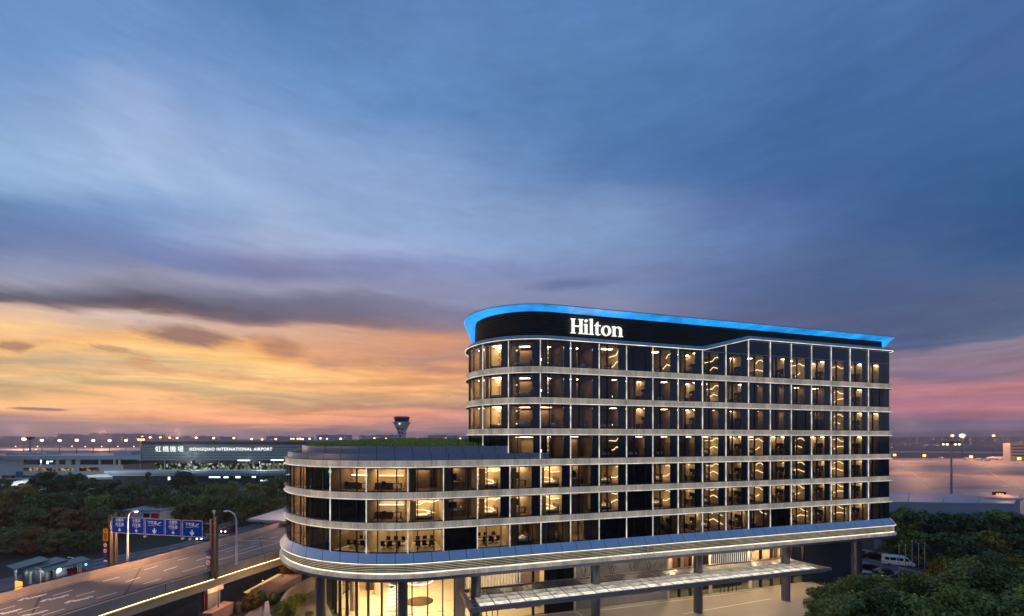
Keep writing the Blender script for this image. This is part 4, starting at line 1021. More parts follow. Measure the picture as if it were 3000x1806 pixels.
for (xa,xb),(t1,t2,drop) in zip(PX,TX):
    sa,sb=gpar(xa),gpar(xb); w=sb-sa; cx=(sa+sb)/2
    mb=MB(); mb.box(sa+.03,sb-.03,.10,.20,zbot,ztop,0,GM); pn=gpart(mb,'sign_panel',M_signblue)
    bd=MB(); e=.05
    bd.box(sa+.03,sb-.03,.085,.099,ztop-e,ztop,0,GM); bd.box(sa+.03,sb-.03,.085,.099,zbot,zbot+e,0,GM); bd.box(sa+.03,sa+.03+e,.086,.1,zbot+e,ztop-e,0,GM); bd.box(sb-.03-e,sb-.03,.086,.1,zbot+e,ztop-e,0,GM)
    gpart(bd,'sign_border',M_signwhite,pn)
    lt=MB()
    def put(s,size,x,z): 
        T_=GM@Matrix(((1,0,0,x),(0,0,-1,.09),(0,1,0,z),(0,0,0,1))); text_mb(s,size,T_,0,.008,1.0,lt,.006)
    def dash(x,z,ww):
        k=0; q=x-ww/2
        while q<x+ww/2-.05: lt.box(q,q+.06,.08,.09,z,z+.055,0,GM); q+=.10
    if not drop:
        put(t1,.46,cx,ztop-.52); dash(cx,ztop-.66,1.0); put(t2,.46,cx,ztop-1.14); dash(cx,ztop-1.28,.7); arrow(lt,cx,zbot+.36,.62,.09)
    else:
        put(t1,.50,cx-.42,ztop-.72); dash(cx-.45,ztop-.95,1.2); arrow(lt,cx-.05,zbot+.42,.95,.09)
        ix=cx+.68; iz=ztop-.85
        lt.box(ix-.32,ix+.32,.08,.09,iz,iz+.05,0,GM); lt.box(ix-.32,ix-.27,.08,.09,iz+.05,iz+.2,0,GM); lt.prism([(ix-.2,iz+.1),(ix+.30,iz+.38),(ix+.34,iz+.50),(ix+.24,iz+.47),(ix-.2,iz+.2)],.078,.09,0,GM,'y'); lt.prism([(ix-.1,iz+.38),(ix+.02,iz+.22),(ix+.10,iz+.27),(ix-.02,iz+.40)],.076,.088,0,GM,'y')
    gpart(lt,'sign_lettering',M_signwhite,pn)
M_yel=pm('sign_yellow',(.75,.30,.02),.4,var=.08); M_red=pm('sign_red',(.50,.03,.03),.4); M_purple=pm('sign_violet',(.06,.03,.30),.4)
def disc(mb,x,z,r,y,m=0): mb.prism([(x+r*math.cos(-2*math.pi*k/20),z+r*math.sin(-2*math.pi*k/20)) for k in range(20)],y-.03,y,m,GM,'y')
def roundsign(x,z,r,kind,y=.0):
    mb=MB()
    if kind=='no':
        disc(mb,x,z,r,y,1); disc(mb,x,z,r*.76,y-.032,0); mb.prism([(x-.35*r,z+.5*r),(x-.5*r,z+.35*r),(x+.35*r,z-.5*r),(x+.5*r,z-.35*r)],y-.07,y-.064,1,GM,'y'); mb.box(x-.3*r,x+.3*r,y-.072,y-.066,z-.1*r,z+.1*r,2,GM)
    elif kind=='num':
        disc(mb,x,z,r,y,1); disc(mb,x,z,r*.76,y-.032,0); mb.box(x-.28*r,x-.08*r,y-.072,y-.066,z-.3*r,z+.3*r,2,GM); mb.box(x+.06*r,x+.3*r,y-.072,y-.066,z-.3*r,z+.3*r,2,GM)
    else: disc(mb,x,z,r,y,3); disc(mb,x,z,r*.55,y-.032,1)
    return gpart(mb,'round_sign',[M_signwhite,M_red,M_dark,M_purple])
sx_=gpar(309)
mb=MB(); mb.box(sx_-.42,sx_+.42,0.,.05,10.1,11.75,0,GM); ys=gpart(mb,'yellow_sign',M_yel)
mb=MB()
for dx in (-.2,0,.2): mb.box(sx_+dx-.03,sx_+dx+.03,-.02,-.002,10.3,11.2,0,GM)
mb.box(sx_-.1,sx_+.12,-.02,-.002,11.42,11.6,0,GM); gpart(mb,'sign_marking',M_dark,ys)
mb=MB(); mb.box(sx_-.36,sx_+.36,.03,.06,7.2,9.95,0,GM); gpart(mb,'sign_backboard',pm('dark_red_board',(.07,.025,.03),.5))
roundsign(sx_,9.55,.34,'no'); roundsign(sx_,8.75,.34,'num')
mb=MB(); mb.box(sx_-.28,sx_+.28,-.02,.02,7.75,8.3,0,GM); gpart(mb,'violet_sign',M_purple); mb=MB(); mb.box(sx_-.28,sx_+.28,-.02,.02,7.25,7.5,0,GM); gpart(mb,'white_plate',M_signwhite)
sx2=gpar(610); roundsign(sx2,9.35,.34,'blue'); roundsign(sx2,8.1,.42,'no'); mb=MB(); mb.box(sx2-.35,sx2+.35,-.02,.02,8.62,8.85,0,GM); gpart(mb,'white_plate',M_signwhite)
mb=MB(); mb.lathe([(.06,0),(.06,.9),(.16,1.0),(.18,1.2),(.05,1.3)],GM@Vector((GL+.1,.4,13.5)),0,10); gpart(mb,'camera_mast',M_signwhite)
for px in (428,538,560): 
    mb=MB(); s=gpar(px); mb.box(s-.13,s+.13,-.25,.0,zbot-.32,zbot-.1,0,GM); gpart(mb,'sign_floodlight',M_signwhite)
# street lamps
def street_lamp(px,py,z0,pytop,pxarm,lit,label):
    b=gnd(px,py,z0); Z=F*(CAM_H-z0)/(py-HY); top=at(px,pytop,Z); h=top.z-z0; arm=(pxarm-px)*Z/F
    e=Vector((S_,-C_,0))
    r=tag(empty('street_lamp',b),label,'street lamp','curved lamps on the elevated road')
    mb=MB(); mb.tube([(0,0,0),(0,0,.9),(0,0,h*.80),(e.x*arm*.06,e.y*arm*.06,h*.88),(e.x*arm*.25,e.y*arm*.25,h*.95),(e.x*arm*.6,e.y*arm*.6,h*.995),(e.x*arm*.8,e.y*arm*.8,h)],[.17,.15,.10,.09,.08,.07,.07],0,8); mb.build('pole',M_signwhite,r)
    mb=MB(); mb.ball((e.x*arm,e.y*arm,h),.42 if abs(arm)>.3 else .3,0,10,1,.55,.32); mb.build('lamp_head',M_signwhite,r)
    if lit:
        mb=MB(); mb.ball((e.x*arm*1.05,e.y*arm*1.05,h-.12),.22,0,8,1,.7,.5); mb.build('bulb',em('street_bulb',(1,.80,.45),30),r)
        lamp('street_light','SPOT',b+Vector((e.x*arm*1.1,e.y*arm*1.1,h-.45)),6500,(1,.54,.26),.3,(0,0,0),172,1.0)
    return r
street_lamp(374,1646,RZ+.9,1497,398,True,'lit white street lamp standing on the parapet in front of the blue signs')
street_lamp(693,1655,RZ+.9,1498,664,False,'unlit white street lamp on the near parapet, arm pointing left')
# unseen road lamps added at left and behind the hotel to warm the parapets
for i,pw in ((15,4600),(12,3600),(35,3600),(44,2600)):
    q=A_[i]+side(A_,B_,i)*.25
    lamp('street_light','POINT',q+Vector((0,0,RZ+7.6))-side(A_,B_,i)*2.6,pw,(1,.54,.25),.3)
# ================================================================== distant airport
def fbox(x0,x1,y0,y1,Z,depth,base=False):
    """box whose front face fills the photo rectangle x0..x1,y0..y1 at depth Z; base=True runs it down to the ground"""
    a=at(x0,y1,Z); b=at(x1,y0,Z); e=Vector((S_,-C_,0)); f=Vector((C_,S_,0)); up=Vector((0,0,1))
    w=(x1-x0)/F*Z; z0=0 if base else a.z; z1=b.z
    o=Vector((a.x,a.y,0))
    return Matrix(((e.x,f.x,0,o.x),(e.y,f.y,0,o.y),(0,0,1,0),(0,0,0,1))),w,depth,z0,z1
def addf(mb,x0,x1,y0,y1,Z,depth,m=0,base=False):
    M,w,d,z0,z1=fbox(x0,x1,y0,y1,Z,depth,base); mb.box(0,w,0,d,z0,z1,m,M); return mb
def fpart(parent,name,mats,rects,Z,depth,base=False):
    mb=MB()
    for r in rects: addf(mb,*r,Z,depth,0,base)
    mb.v=[(x-parent.location.x,y-parent.location.y,z-parent.location.z) for x,y,z in mb.v]
    return mb.build(name,mats,parent)
M_twhite=pm('terminal_white',(.78,.76,.70),.6,var=.12,scale=.15)
M_tdark=pm('terminal_dark_glass',(.02,.035,.045),.25,var=.4,scale=.3)
M_tslat=pm('terminal_slat',(.30,.36,.34),.5,var=.2,scale=.2)
M_tteal=pm('terminal_teal_roof',(.40,.48,.48),.5,var=.15,scale=.1)
M_blueb=pm('blue_cladding',(.03,.12,.28),.5)
def litwall(name,c1,c2,k,sc):
    m,nt,out=_new(name); N=nt.nodes.new; L=nt.links.new
    e=N('ShaderNodeEmission'); g=N('ShaderNodeNewGeometry'); mp=N('ShaderNodeMapping'); mp.inputs['Scale'].default_value=(1,1,.8); L(g.outputs['Position'],mp.inputs[0])
    v=N('ShaderNodeTexVoronoi'); v.inputs['Scale'].default_value=sc; L(mp.outputs[0],v.inputs['Vector'])
    sp=N('ShaderNodeSeparateColor'); L(v.outputs['Color'],sp.inputs[0])
    cr=N('ShaderNodeValToRGB'); r=cr.color_ramp; r.interpolation='CONSTANT'; r.elements[0].position=0; r.elements[0].color=(.004,.007,.008,1); r.elements[1].position=.62; r.elements[1].color=(*c1,1)
    x=r.elements.new(.86); x.color=(*c2,1); x=r.elements.new(.45); x.color=(c1[0]*.25,c1[1]*.25,c1[2]*.25,1)
    L(sp.outputs[0],cr.inputs[0]); L(cr.outputs[0],e.inputs[0]); e.inputs[1].default_value=k; L(e.outputs[0],out.inputs[0]); return m
M_lit1=litwall('lit_hall_windows',(.30,.34,.16),(.85,.95,.75),.55,1.1)
M_lit2=litwall('warm_office_windows',(.50,.33,.15),(.9,.7,.4),.45,.8)
M_tletter=em('terminal_sign_face',(.95,1,.98),1.5)
M_tube=em('white_tube_lamp',(.75,1,.95),2.5)
Z=262
tb=tag(empty('terminal_wing',at(200,HY,Z)*1),'long low pale terminal wing with two window bands beyond the grove','building'); tb.location.z=0
fpart(tb,'wall',M_twhite,[(-40,360,1362,1400)],Z,30,True)
fpart(tb,'end_block',M_twhite,[(2,66,1347,1362)],Z,30)
fpart(tb,'roof',M_tteal,[(-40,420,1336,1347)],Z-4,40)
fpart(tb,'window_band',M_tdark,[(66,358,1347,1362)],Z+.6,10)
for a,b in ((163,170),(192,206),(221,232),(289,293),(332,337),(346,352)): fpart(tb,'pier',M_twhite,[(a,b,1347,1361.9)],Z-.2,.7)
fpart(tb,'window_band',M_lit2,[(69,152,1371,1381),(164,213,1371,1380),(232,290,1370,1381)],Z-.15,.1)
fpart(tb,'blue_door',M_blueb,[(46,66,1382,1400)],Z-.4,.3)
fpart(tb,'dark_opening',M_tdark,[(5,27,1393,1401),(30,44,1393,1401),(67,120,1394,1400)],Z-.3,.2)
fpart(tb,'roof_block',M_tteal,[(18,108,1328,1336.2),(112,130,1329,1336.2),(333,362,1324,1336.2),(364,384,1322,1336.2)],Z+8,10)
fpart(tb,'lit_window',M_tube,[(136,141,1351,1360),(145,153,1351,1354)],Z+.3,.2)
Z=250
at_=tag(empty('airport_terminal',at(640,HY,Z)),'dark slatted terminal front with white illuminated airport lettering','building'); at_.location.z=0
fpart(at_,'fascia',pm('terminal_fascia',(.05,.045,.045),.5),[(415,960,1294,1297),(415,960,1297,1301)],Z-.5,40)
fpart(at_,'backing_wall',M_tdark,[(416,960,1301,1350)],Z,35)
for i in range(10): 
    y=1303.5+i*4.7; fpart(at_,'slat',M_tslat,[(416.5,959,y,y+2.9)],Z-.55,.5)
for x in (480,560,640,720,800): fpart(at_,'column',M_tslat,[(x,x+3,1350,1385)],Z-.2,.8,True)
fpart(at_,'hall_glazing',M_lit1,[(455,958,1358,1381)],Z+1,.3)
fpart(at_,'hall_wall',M_tdark,[(400,958,1350,1358)],Z+1,.3); fpart(at_,'base_wall',M_tdark,[(400,958,1381,1384)],Z+1,20,True)
fpart(at_,'tube_lamp',M_tube,[(696,732,1348,1351),(793,830,1347,1350)],Z-.8,.2)
lt=MB(); LM=lambda px,py:Matrix(((S_,0,-C_*-1,at(px,py,Z-.9).x),(-C_,0,S_*-1,at(px,py,Z-.9).y),(0,1,0,at(px,py,Z-.9).z),(0,0,0,1)))
text_mb('HONGQIAO INTERNATIONAL AIRPORT',2.35,LM(676,1320.5),0,.1,1.12,lt,.02)
lt.v=[(x-at_.location.x,y-at_.location.y,z) for x,y,z in lt.v]
bx=[v[0]*S_-v[1]*C_ for v in lt.v]; k=(797-555)/F*(Z-.9)/(max(bx)-min(bx)); mid=(max(bx)+min(bx))/2; tgt=(676-640)/F*Z
lt.v=[(v[0]+S_*((b-mid)*(k-1)),v[1]-C_*((b-mid)*(k-1)),v[2]) for v,b in zip(lt.v,bx)]
lt.build('sign_lettering',M_tletter,at_)
lt=MB(); text_mb('虹橋機場',3.6,LM(496,1323),0,.1,1.3,lt,-.01); lt.v=[(x-at_.location.x,y-at_.location.y,z) for x,y,z in lt.v]; lt.build('sign_lettering',M_tletter,at_)
Z=225
cw=tag(empty('covered_walkway',at(600,HY,Z)),'long pale walkway roof in front of the dark terminal','walkway'); cw.location.z=0
fpart(cw,'roof',pm('walkway_roof',(.52,.60,.62),.5,var=.1,scale=.1),[(305,860,1380,1388)],Z,9)
fpart(cw,'soffit_wall',M_tteal,[(320,860,1388,1395)],Z+1,4); fpart(cw,'back_wall',M_tdark,[(330,860,1395,1412)],Z+3,2,True)
fpart(cw,'tube_lamp',M_tube,[(612,644,1397,1400.5),(655,668,1397,1401),(690,703,1396,1401),(738,748,1396,1400),(763,790,1407,1410),(492,497,1398,1407)],Z+2.6,.3)
o=MB(); addf(o,248,312,1394,1399,228,8); o=o.build('bright_shelter_roof',em('lit_shelter',(.85,.95,1),.55)); tag(o,'small brightly lit white shelter roof behind the grove','shelter')
# ramp at the far left
mb=MB(); a,b=gnd(-40,1452,1),gnd(118,1412,1); mb=MB()
for (p0_,p1_,z0_,z1_,t) in ((a,b,0.,4.2,.5),(a+Vector((C_,S_,0))*7,b+Vector((C_,S_,0))*7,3.4,4.6,.4)):
    f=Vector((C_,S_,0))*t; mb.add([p0_+Vector((0,0,z0_-1)),p1_+Vector((0,0,z0_-1)),p1_+f+Vector((0,0,z0_-1)),p0_+f+Vector((0,0,z0_-1)),p0_+Vector((0,0,z1_-1)),p1_+Vector((0,0,z1_-1)),p1_+f+Vector((0,0,z1_-1)),p0_+f+Vector((0,0,z1_-1))],[(0,1,5,4),(1,2,6,5),(2,3,7,6),(3,0,4,7),(4,5,6,7)])
rp=mb.build('ramp_wall',M_twhite); tag(rp,'pale sloping ramp walls at the left edge below the terminal wing','wall')
mb=MB(); f=Vector((C_,S_,0))*7; mb.quad(a+Vector((0,0,2.6)),b+Vector((0,0,2.6)),b+f+Vector((0,0,2.6)),a+f+Vector((0,0,2.6))); struct(mb.build('ramp_road',M_apron))
# control tower
Z=450; base=at(1177,HY,Z); base.z=0
ct=tag(empty('control_tower',base),'white airport control tower with flared glass cab on the horizon','tower')
def ctz(py): return CAM_H+(HY-py)/F*Z
m_=Z/F
mb=MB(); mb.lathe([(13*m_,0),(13*m_,ctz(1268)),(13.5*m_,ctz(1262)),(23*m_,ctz(1242)),(25.5*m_,ctz(1240)),(25.5*m_,ctz(1237.5)),(20*m_,ctz(1237))],(0,0,0),0,14,False); mb.build('shaft',pm('tower_concrete',(.85,.72,.68),.7,var=.1,scale=.05),ct)
mb=MB(); mb.lathe([(20*m_,ctz(1237)),(22*m_,ctz(1226)),(22*m_,ctz(1225.5))],(0,0,0),0,14,False); mb.build('cab_glass',M_tdark,ct)
mb=MB(); mb.lathe([(23*m_,ctz(1226)),(23*m_,ctz(1223)),(20*m_,ctz(1221.5)),(.1,ctz(1221))],(0,0,0),0,14,False)
for k in range(7): a_=k*.9; mb.tube([(14*m_*math.cos(a_),14*m_*math.sin(a_),ctz(1222)),(14*m_*math.cos(a_),14*m_*math.sin(a_),ctz(1218.5))],.25,0,4)
mb.build('cab_roof',pm('tower_roof',(.12,.11,.12),.6),ct)
for dx,py in ((-6,1256),(7,1258),(-3,1268),(6,1270),(-1,1278)):
    mb=MB(); p=Vector((S_,-C_,0))*(dx*m_)-Vector((C_,S_,0))*(13.3*m_ if py>1262 else 17*m_); mb.box(p.x-.7,p.x+.7,p.y-.3,p.y+.3,ctz(py)-1,ctz(py)+1); mb.build('window',M_tdark,ct)
mb=MB(); p=-Vector((C_,S_,0))*(25.6*m_); mb.ball((p.x,p.y,ctz(1243)),.9,0,8); mb.build('beacon',M_letter,ct)
# skyline blocks
M_sky1=pm('hazy_block',(.46,.34,.36),.9,var=.12,scale=.01); M_sky2=pm('far_hazy_block',(.52,.40,.40),.9,var=.1,scale=.01)  # pinkish haze tint is put into these base colours
M_pts=em('far_window',(1,.72,.45),1.5)
blocks=[(-60,62,1279),(62,150,1281),(168,205,1273),(205,262,1276),(262,330,1271),(330,420,1272),(420,456,1274),(456,530,1281),(530,600,1279),(600,670,1280),(780,835,1279),(835,900,1281),(928,1018,1275),(1052,1100,1277),(1100,1160,1275),(1253,1335,1276),(1335,1380,1279),(2560,2680,1282),(2690,2760,1281),(2775,2840,1280),(2850,2990,1281),(2990,3080,1279)]
for i,(x0,x1,yt) in enumerate(blocks):
    Zb=1900+(i*137)%500
    r=tag(empty('distant_building',at((x0+x1)/2,HY,Zb)),f'hazy flat distant building on the skyline, {ordn(i)} from the left','building','hazy buildings on the skyline'); r.location.z=0
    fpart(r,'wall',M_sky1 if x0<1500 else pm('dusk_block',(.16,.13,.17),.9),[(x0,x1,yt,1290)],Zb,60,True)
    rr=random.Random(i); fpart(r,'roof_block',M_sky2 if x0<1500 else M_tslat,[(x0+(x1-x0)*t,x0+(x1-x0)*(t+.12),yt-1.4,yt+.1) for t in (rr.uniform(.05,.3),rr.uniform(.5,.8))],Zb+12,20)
# airfield floodlights and marker lamps
M_sod=em('sodium_flood',(1,.56,.24),5.); M_mast=pm('mast_steel',(.30,.25,.22),.5,.3)
def floodmast(px,py,Z,rad,label,col=M_sod):
    b=at(px,HY,Z); b.z=0; h=CAM_H+(HY-py)/F*Z
    r=tag(empty('floodlight_mast',b),label,'floodlight','airfield floodlights on the horizon')
    mb=MB(); mb.tube([(0,0,0),(0,0,h)],[.45*rad/2.,.28*rad/2.],0,6); mb.build('mast',M_mast,r)
    mb=MB(); mb.ball((0,0,h),rad,0,8,1,1,.8); mb.build('lamp_cluster',col,r); return r
fl=[(-8,1286,3.2),(70,1287,3.4),(122.7,1290.5,2.7),(174.6,1291,2.7),(224.9,1290.5,2.9),(273.4,1291,2.8),(321,1291,2.8),(369,1291,2.6),(417,1281,2.2),(440,1282,2.1),(470,1282,2.0),(497,1283,2.0),(519,1284,2.0),(575,1283,2.2),(626,1284,2.2),(685,1284,2.2),(737,1287,2.0),(768,1288,2.0),(808,1287,2.0),(853,1286,1.6),(860,1286,1.6),(872,1286,1.8),(880,1286,2.),(887,1287,1.8),(907,1286,2.),(939,1285,2.1),(958,1286,1.6),(998,1286,2.1),(1097,1285,2.),(1131,1286,2.),(1222,1286,2.),(1272,1286,1.8),(1304,1286,1.9),(1348,1286,2.2),(1384,1285,1.8),(2790,1277,2.6),(2819,1277,4.4),(2911,1277,2.2)]
for i,(px,py,rad) in enumerate(fl):
    floodmast(px,py,640,rad*.8,f'glowing orange floodlight on the horizon, {ordn(i)} from the left')
mk=[(46,1309),(110,1309),(211,1308),(250,1309),(298,1309),(345,1309),(392,1309),(84,1319),(105,1319)]
for i,(px,py) in enumerate(mk):
    mb=MB(); p=gnd(px,py+2.5); Zm=F*CAM_H/(py+2.5-HY); mb.tube([(0,0,0),(0,0,2)],.3,0,5); mb.ball((0,0,2.6),1.3*Zm/1150,1,6)
    o=mb.build('runway_lamp',[M_mast,em('runway_lamp',(1,.68,.34),5)]); o.location=p; tag(o,f'small pale runway lamp beyond the terminal wing, {ordn(i)} one','lamp','runway lamps beyond the terminal wing')
for i,(px,py) in enumerate(((2621,1336),(2708,1338),(2845,1342),(2986,1348))):
    mb=MB(); p=gnd(px,py+4); mb.tube([(0,0,0),(0,0,1.6)],.2,0,5); mb.box(-1.6,1.6,-.5,.5,1.5,4.2,1)
    o=mb.build('apron_sign',[M_mast,em('apron_sign_lamp',(1,.62,.10),3.2)]); o.location=p; o.rotation_euler=(0,0,-R(AZ)); tag(o,f'glowing yellow apron sign, {ordn(i)} from the left','sign','yellow signs along the apron')
# near high masts with flared heads
def highmast(px,pyt,Z,w,label,lit):
    b=at(px,HY,Z); b.z=0; h=CAM_H+(HY-pyt)/F*Z; r=tag(empty('high_mast_light',b),label,'mast light'); m_=Z/F
    mb=MB(); mb.tube([(0,0,0),(0,0,h)],[3.2*m_,2.0*m_],0,8); mb.build('mast',pm('lit_mast',(.45,.36,.30),.5),r)
    mb=MB(); mb.lathe([(1.5*m_,h-1*m_),(w*.35*m_,h+3*m_),(w*.5*m_,h+6*m_),(w*.5*m_,h+7.5*m_),(.1,h+8*m_)],(0,0,0),0,14,False); mb.build('lamp_ring',pm('mast_head',(.10,.07,.06),.6),r)
    if lit:
        for k in range(6):
            a_=k*math.pi/3; mb=MB(); mb.ball((w*.36*m_*math.cos(a_),w*.36*m_*math.sin(a_),h-.5*m_),2.6*m_,0,6); mb.build('bulb',M_sod,r)
    return r
highmast(2787,1302,150,46,'tall lit mast with a flared lamp ring beside the hotel',True)
highmast(88,1289,320,20,'tall dark mast with flat head above the terminal wing',False)
highmast(413,1288,255,18,'tall mast at the corner of the slatted terminal',True)
# floodlight falling on the apron
for px,py,P_,h in ((2700,1390,34000,26),(2980,1400,34000,26),(2650,1352,110000,40),(2900,1350,110000,40),(3150,1365,80000,34)):
    lamp('apron_floodlight','POINT',gnd(px,py)+Vector((0,0,h)),P_,(1,.46,.24),1.5)
for px in (60,300,520): lamp('apron_floodlight','POINT',gnd(px,1316)+Vector((0,0,40)),330000,(1,.55,.36),2)
# aircraft
def airliner(px,py,Lpx,label,head):
    p=gnd(px,py); Z=F*CAM_H/(py-HY); L_=Lpx/F*Z; r=tag(empty('airliner',p,head),label,'aircraft'); s=L_/30
    mb=MB(); n=12; prof=[(-15,.3,3.6),(-12,1.3,3.4),(-6,1.9,3.2),(6,1.9,3.2),(11,1.8,3.1),(14,1.0,2.9),(15,.2,2.8)]
    vs=[(x*s,rr*s*math.cos(2*math.pi*k/n),(z+rr*math.sin(2*math.pi*k/n))*s) for x,rr,z in prof for k in range(n)]
    mb.add(vs,[(i*n+k,i*n+(k+1)%n,(i+1)*n+(k+1)%n,(i+1)*n+k) for i in range(len(prof)-1) for k in range(n)],0,True); W_=pm('aircraft_white',(.75,.68,.66),.4,var=.05); mb.build('fuselage',W_,r)
    mb=MB(); mb.prism([(-14.5*s,4.6*s),(-10*s,4.9*s),(-13.4*s,10*s),(-15.6*s,10*s)],-.2*s,.2*s,0,None,'y'); mb.build('tail_fin',pm('tail_red',(.55,.16,.14),.4),r)
    for sg in (1,-1):
        mb=MB(); mb.prism([(-2*s,sg*1.5*s),(4*s,sg*1.5*s),(-3*s,sg*14*s),(-5*s,sg*14*s)][::sg],2.3*s,2.7*s); mb.build('wing',W_,r)
        mb=MB(); mb.tube([(-.5*s,sg*5*s,1.6*s),(3*s,sg*5*s,1.6*s)],.9*s,0,8); mb.build('engine',W_,r)
    mb=MB(); 
    for x,y in ((10,0),(-1,2.5),(-1,-2.5)): mb.tube([(x*s,y*s,0),(x*s,y*s,2*s)],.4*s,0,6)
    mb.build('landing_gear',M_dark,r)
airliner(72,1309.5,30,'pale airliner on the far taxiway, left of the other one',-R(AZ)+.15)
airliner(172,1310,26,'small white airliner with red tail on the far taxiway',-R(AZ)-.1)
airliner(2925,1349,62,'white airliner parked by the far terminal block at right',-R(AZ)+math.pi-.2)
fb=tag(empty('far_terminal',at(2985,HY,480)),'grey multi-storey terminal block at the right edge of the airfield','building'); fb.location.z=0
fpart(fb,'wall',pm('far_terminal_wall',(.42,.40,.40),.7,var=.12,scale=.05),[(2960,3080,1299,1352)],480,7,True)
for k in range(4): fpart(fb,'window_band',M_tdark,[(2964,3070,1306+k*9,1309.5+k*9)],479.6,.3)
# warehouse at the right with the lit number sign
mb=MB(); wz=10.3
Wp=[at(2560,0,97),at(2968,0,94),at(2988,0,108),at(2560,0,112)]
wh=tag(empty('warehouse',(Wp[1].x,Wp[1].y,0)),'large pale flat roofed warehouse behind the trees at right','building')
def wpart(mb,name,mat): mb.v=[(x-Wp[1].x,y-Wp[1].y,z) for x,y,z in mb.v]; return mb.build(name,mat,wh)
mb=MB(); mb.prism([(p.x,p.y) for p in Wp],0,wz-.5); wpart(mb,'wall',pm('warehouse_wall',(.48,.47,.46),.6,var=.12,scale=.3,stretch=(1,1,.2)))
c=sum(Wp,Vector())/4; mb=MB(); mb.prism([((p.x-c.x)*1.01+c.x,(p.y-c.y)*1.01+c.y) for p in Wp],wz-.5,wz); wpart(mb,'roof',pm('warehouse_roof',(.46,.44,.44),.5,var=.25,scale=.12))
mb=MB(); 
for t in (.25,.5,.75): p0_,p1_=Wp[0].lerp(Wp[1],t),Wp[3].lerp(Wp[2],t); mb.tube([(p0_.x,p0_.y,wz+.03),(p1_.x,p1_.y,wz+.03)],.07,0,5)
wpart(mb,'roof_seam',M_tslat)
q=at(2905,0,103); mb=MB(); mb.lathe([(4.9,wz),(4.7,wz+.55),(2.5,wz+1.0),(.1,wz+1.15)],(q.x,q.y,0),0,24,False); wpart(mb,'roof_dome',pm('lit_dome',(.70,.50,.38),.5,var=.1)); lamp('dome_light','POINT',(q.x-1,q.y-3,wz+3.2),420,(1,.50,.25),.4)
q=at(2927,1450,101); ns=tag(empty('number_sign',(q.x,q.y,wz)),'small dark display showing 101 in orange on the warehouse roof','sign')
ns.rotation_euler=(0,0,-R(AZ)); hh=q.z-wz
mb=MB(); mb.box(-1.45,1.45,-.12,.15,hh-.65,hh+.65); mb.build('panel',M_black,ns); mb=MB(); mb.box(-.9,-.8,0,.1,0,hh-.6); mb.box(.8,.9,0,.1,0,hh-.6); mb.build('leg',M_mast,ns)
mb=MB(); text_mb('101',1.0,Matrix(((1,0,0,0),(0,0,-1,-.14),(0,1,0,hh-.36),(0,0,0,1))),0,.02,1.3,mb,.02); mb.build('digits',em('orange_digits',(1,.34,.05),3.5),ns)
# low white building with a red door behind the gantry
Z=112; hb=tag(empty('service_building',at(415,HY,Z)),'low grey white building with red door behind the blue signs','building'); hb.location.z=0
fpart(hb,'wall',M_twhite,[(361,470,1499,1540)],Z,8,True); fpart(hb,'roof',pm('service_roof',(.32,.33,.36),.6),[(358,472,1495,1499.2)],Z-.4,9)
fpart(hb,'door',M_red,[(443,463,1505,1524)],Z-.3,.2); fpart(hb,'window',M_tdark,[(420,436,1505,1516)],Z-.2,.15)
# ground level road past the parapet
up=[gnd(x,y) for x,y in ((-60,1712),(200,1652),(327,1631),(492,1600),(574,1579),(690,1549),(835,1516),(960,1490))]
lw=[gnd(x,y) for x,y in ((-60,1790),(200,1700),(327,1668),(492,1632),(574,1607),(690,1572),(835,1534),(960,1503))]
mb=MB()
for i in range(len(up)-1): mb.quad(*[Vector((p.x,p.y,.02)) for p in (lw[i],lw[i+1],up[i+1],up[i])])
struct(mb.build('lower_road',M_deck))
mb=MB()
for i in range(1,len(up)-1):
    for t in (.08,.36,.64,.92):
        for s0,s1 in ((.05,.35),(.55,.85)):
            a=up[i].lerp(lw[i],t); b=up[i+1].lerp(lw[i+1],t); p0_,p1_=a.lerp(b,s0),a.lerp(b,s1); d=(p1_-p0_); n_=Vector((-d.y,d.x,0)).normalized()*.08
            mb.quad(*[Vector((q.x,q.y,.026)) for q in (p0_-n_,p1_-n_,p1_+n_,p0_+n_)])
struct(mb.build('lower_lane_marking',M_line))
fa=tag(empty('picket_fence',gnd(690,1540)),'pale picket fence along the far side of the lower road','fence')
a,b=gnd(628,1559),gnd(742,1521); mb=MB(); n_=34
for k in range(n_+1):
    p=a.lerp(b,k/n_)-fa.location; mb.box(p.x-.05,p.x+.05,p.y-.05,p.y+.05,0,1.5)
for z in (.3,1.3): mb.tube([a-fa.location+Vector((0,0,z)),b-fa.location+Vector((0,0,z))],.05,0,4)
mb.build('picket_rail',pm('fence_paint',(.45,.46,.48),.6),fa)
# white roof plate beyond the road
mb=MB(); zz_=7.2; P4=[gnd(x,y,zz_) for x,y in ((726,1521),(850,1483),(990,1483),(990,1528),(836,1527))]
mb.prism([(p.x,p.y) for p in P4][::-1],zz_-.5,zz_); cr_=P4[0].copy(); rp2=tag(empty('entrance_roof',(cr_.x,cr_.y,0)),'flat pale roof canopy over the road left of the hotel','roof')
mb.v=[(x-cr_.x,y-cr_.y,z) for x,y,z in mb.v]; mb.build('roof_plate',pm('pale_roof',(.42,.45,.47),.5,var=.1,scale=.3),rp2)
mb=MB()
for p in (P4[0].lerp(P4[2],.15),P4[4].lerp(P4[1],.3)): mb.tube([(p.x-cr_.x,p.y-cr_.y,0),(p.x-cr_.x,p.y-cr_.y,zz_-.5)],.2,0,8)
mb.build('post',M_mast,rp2)
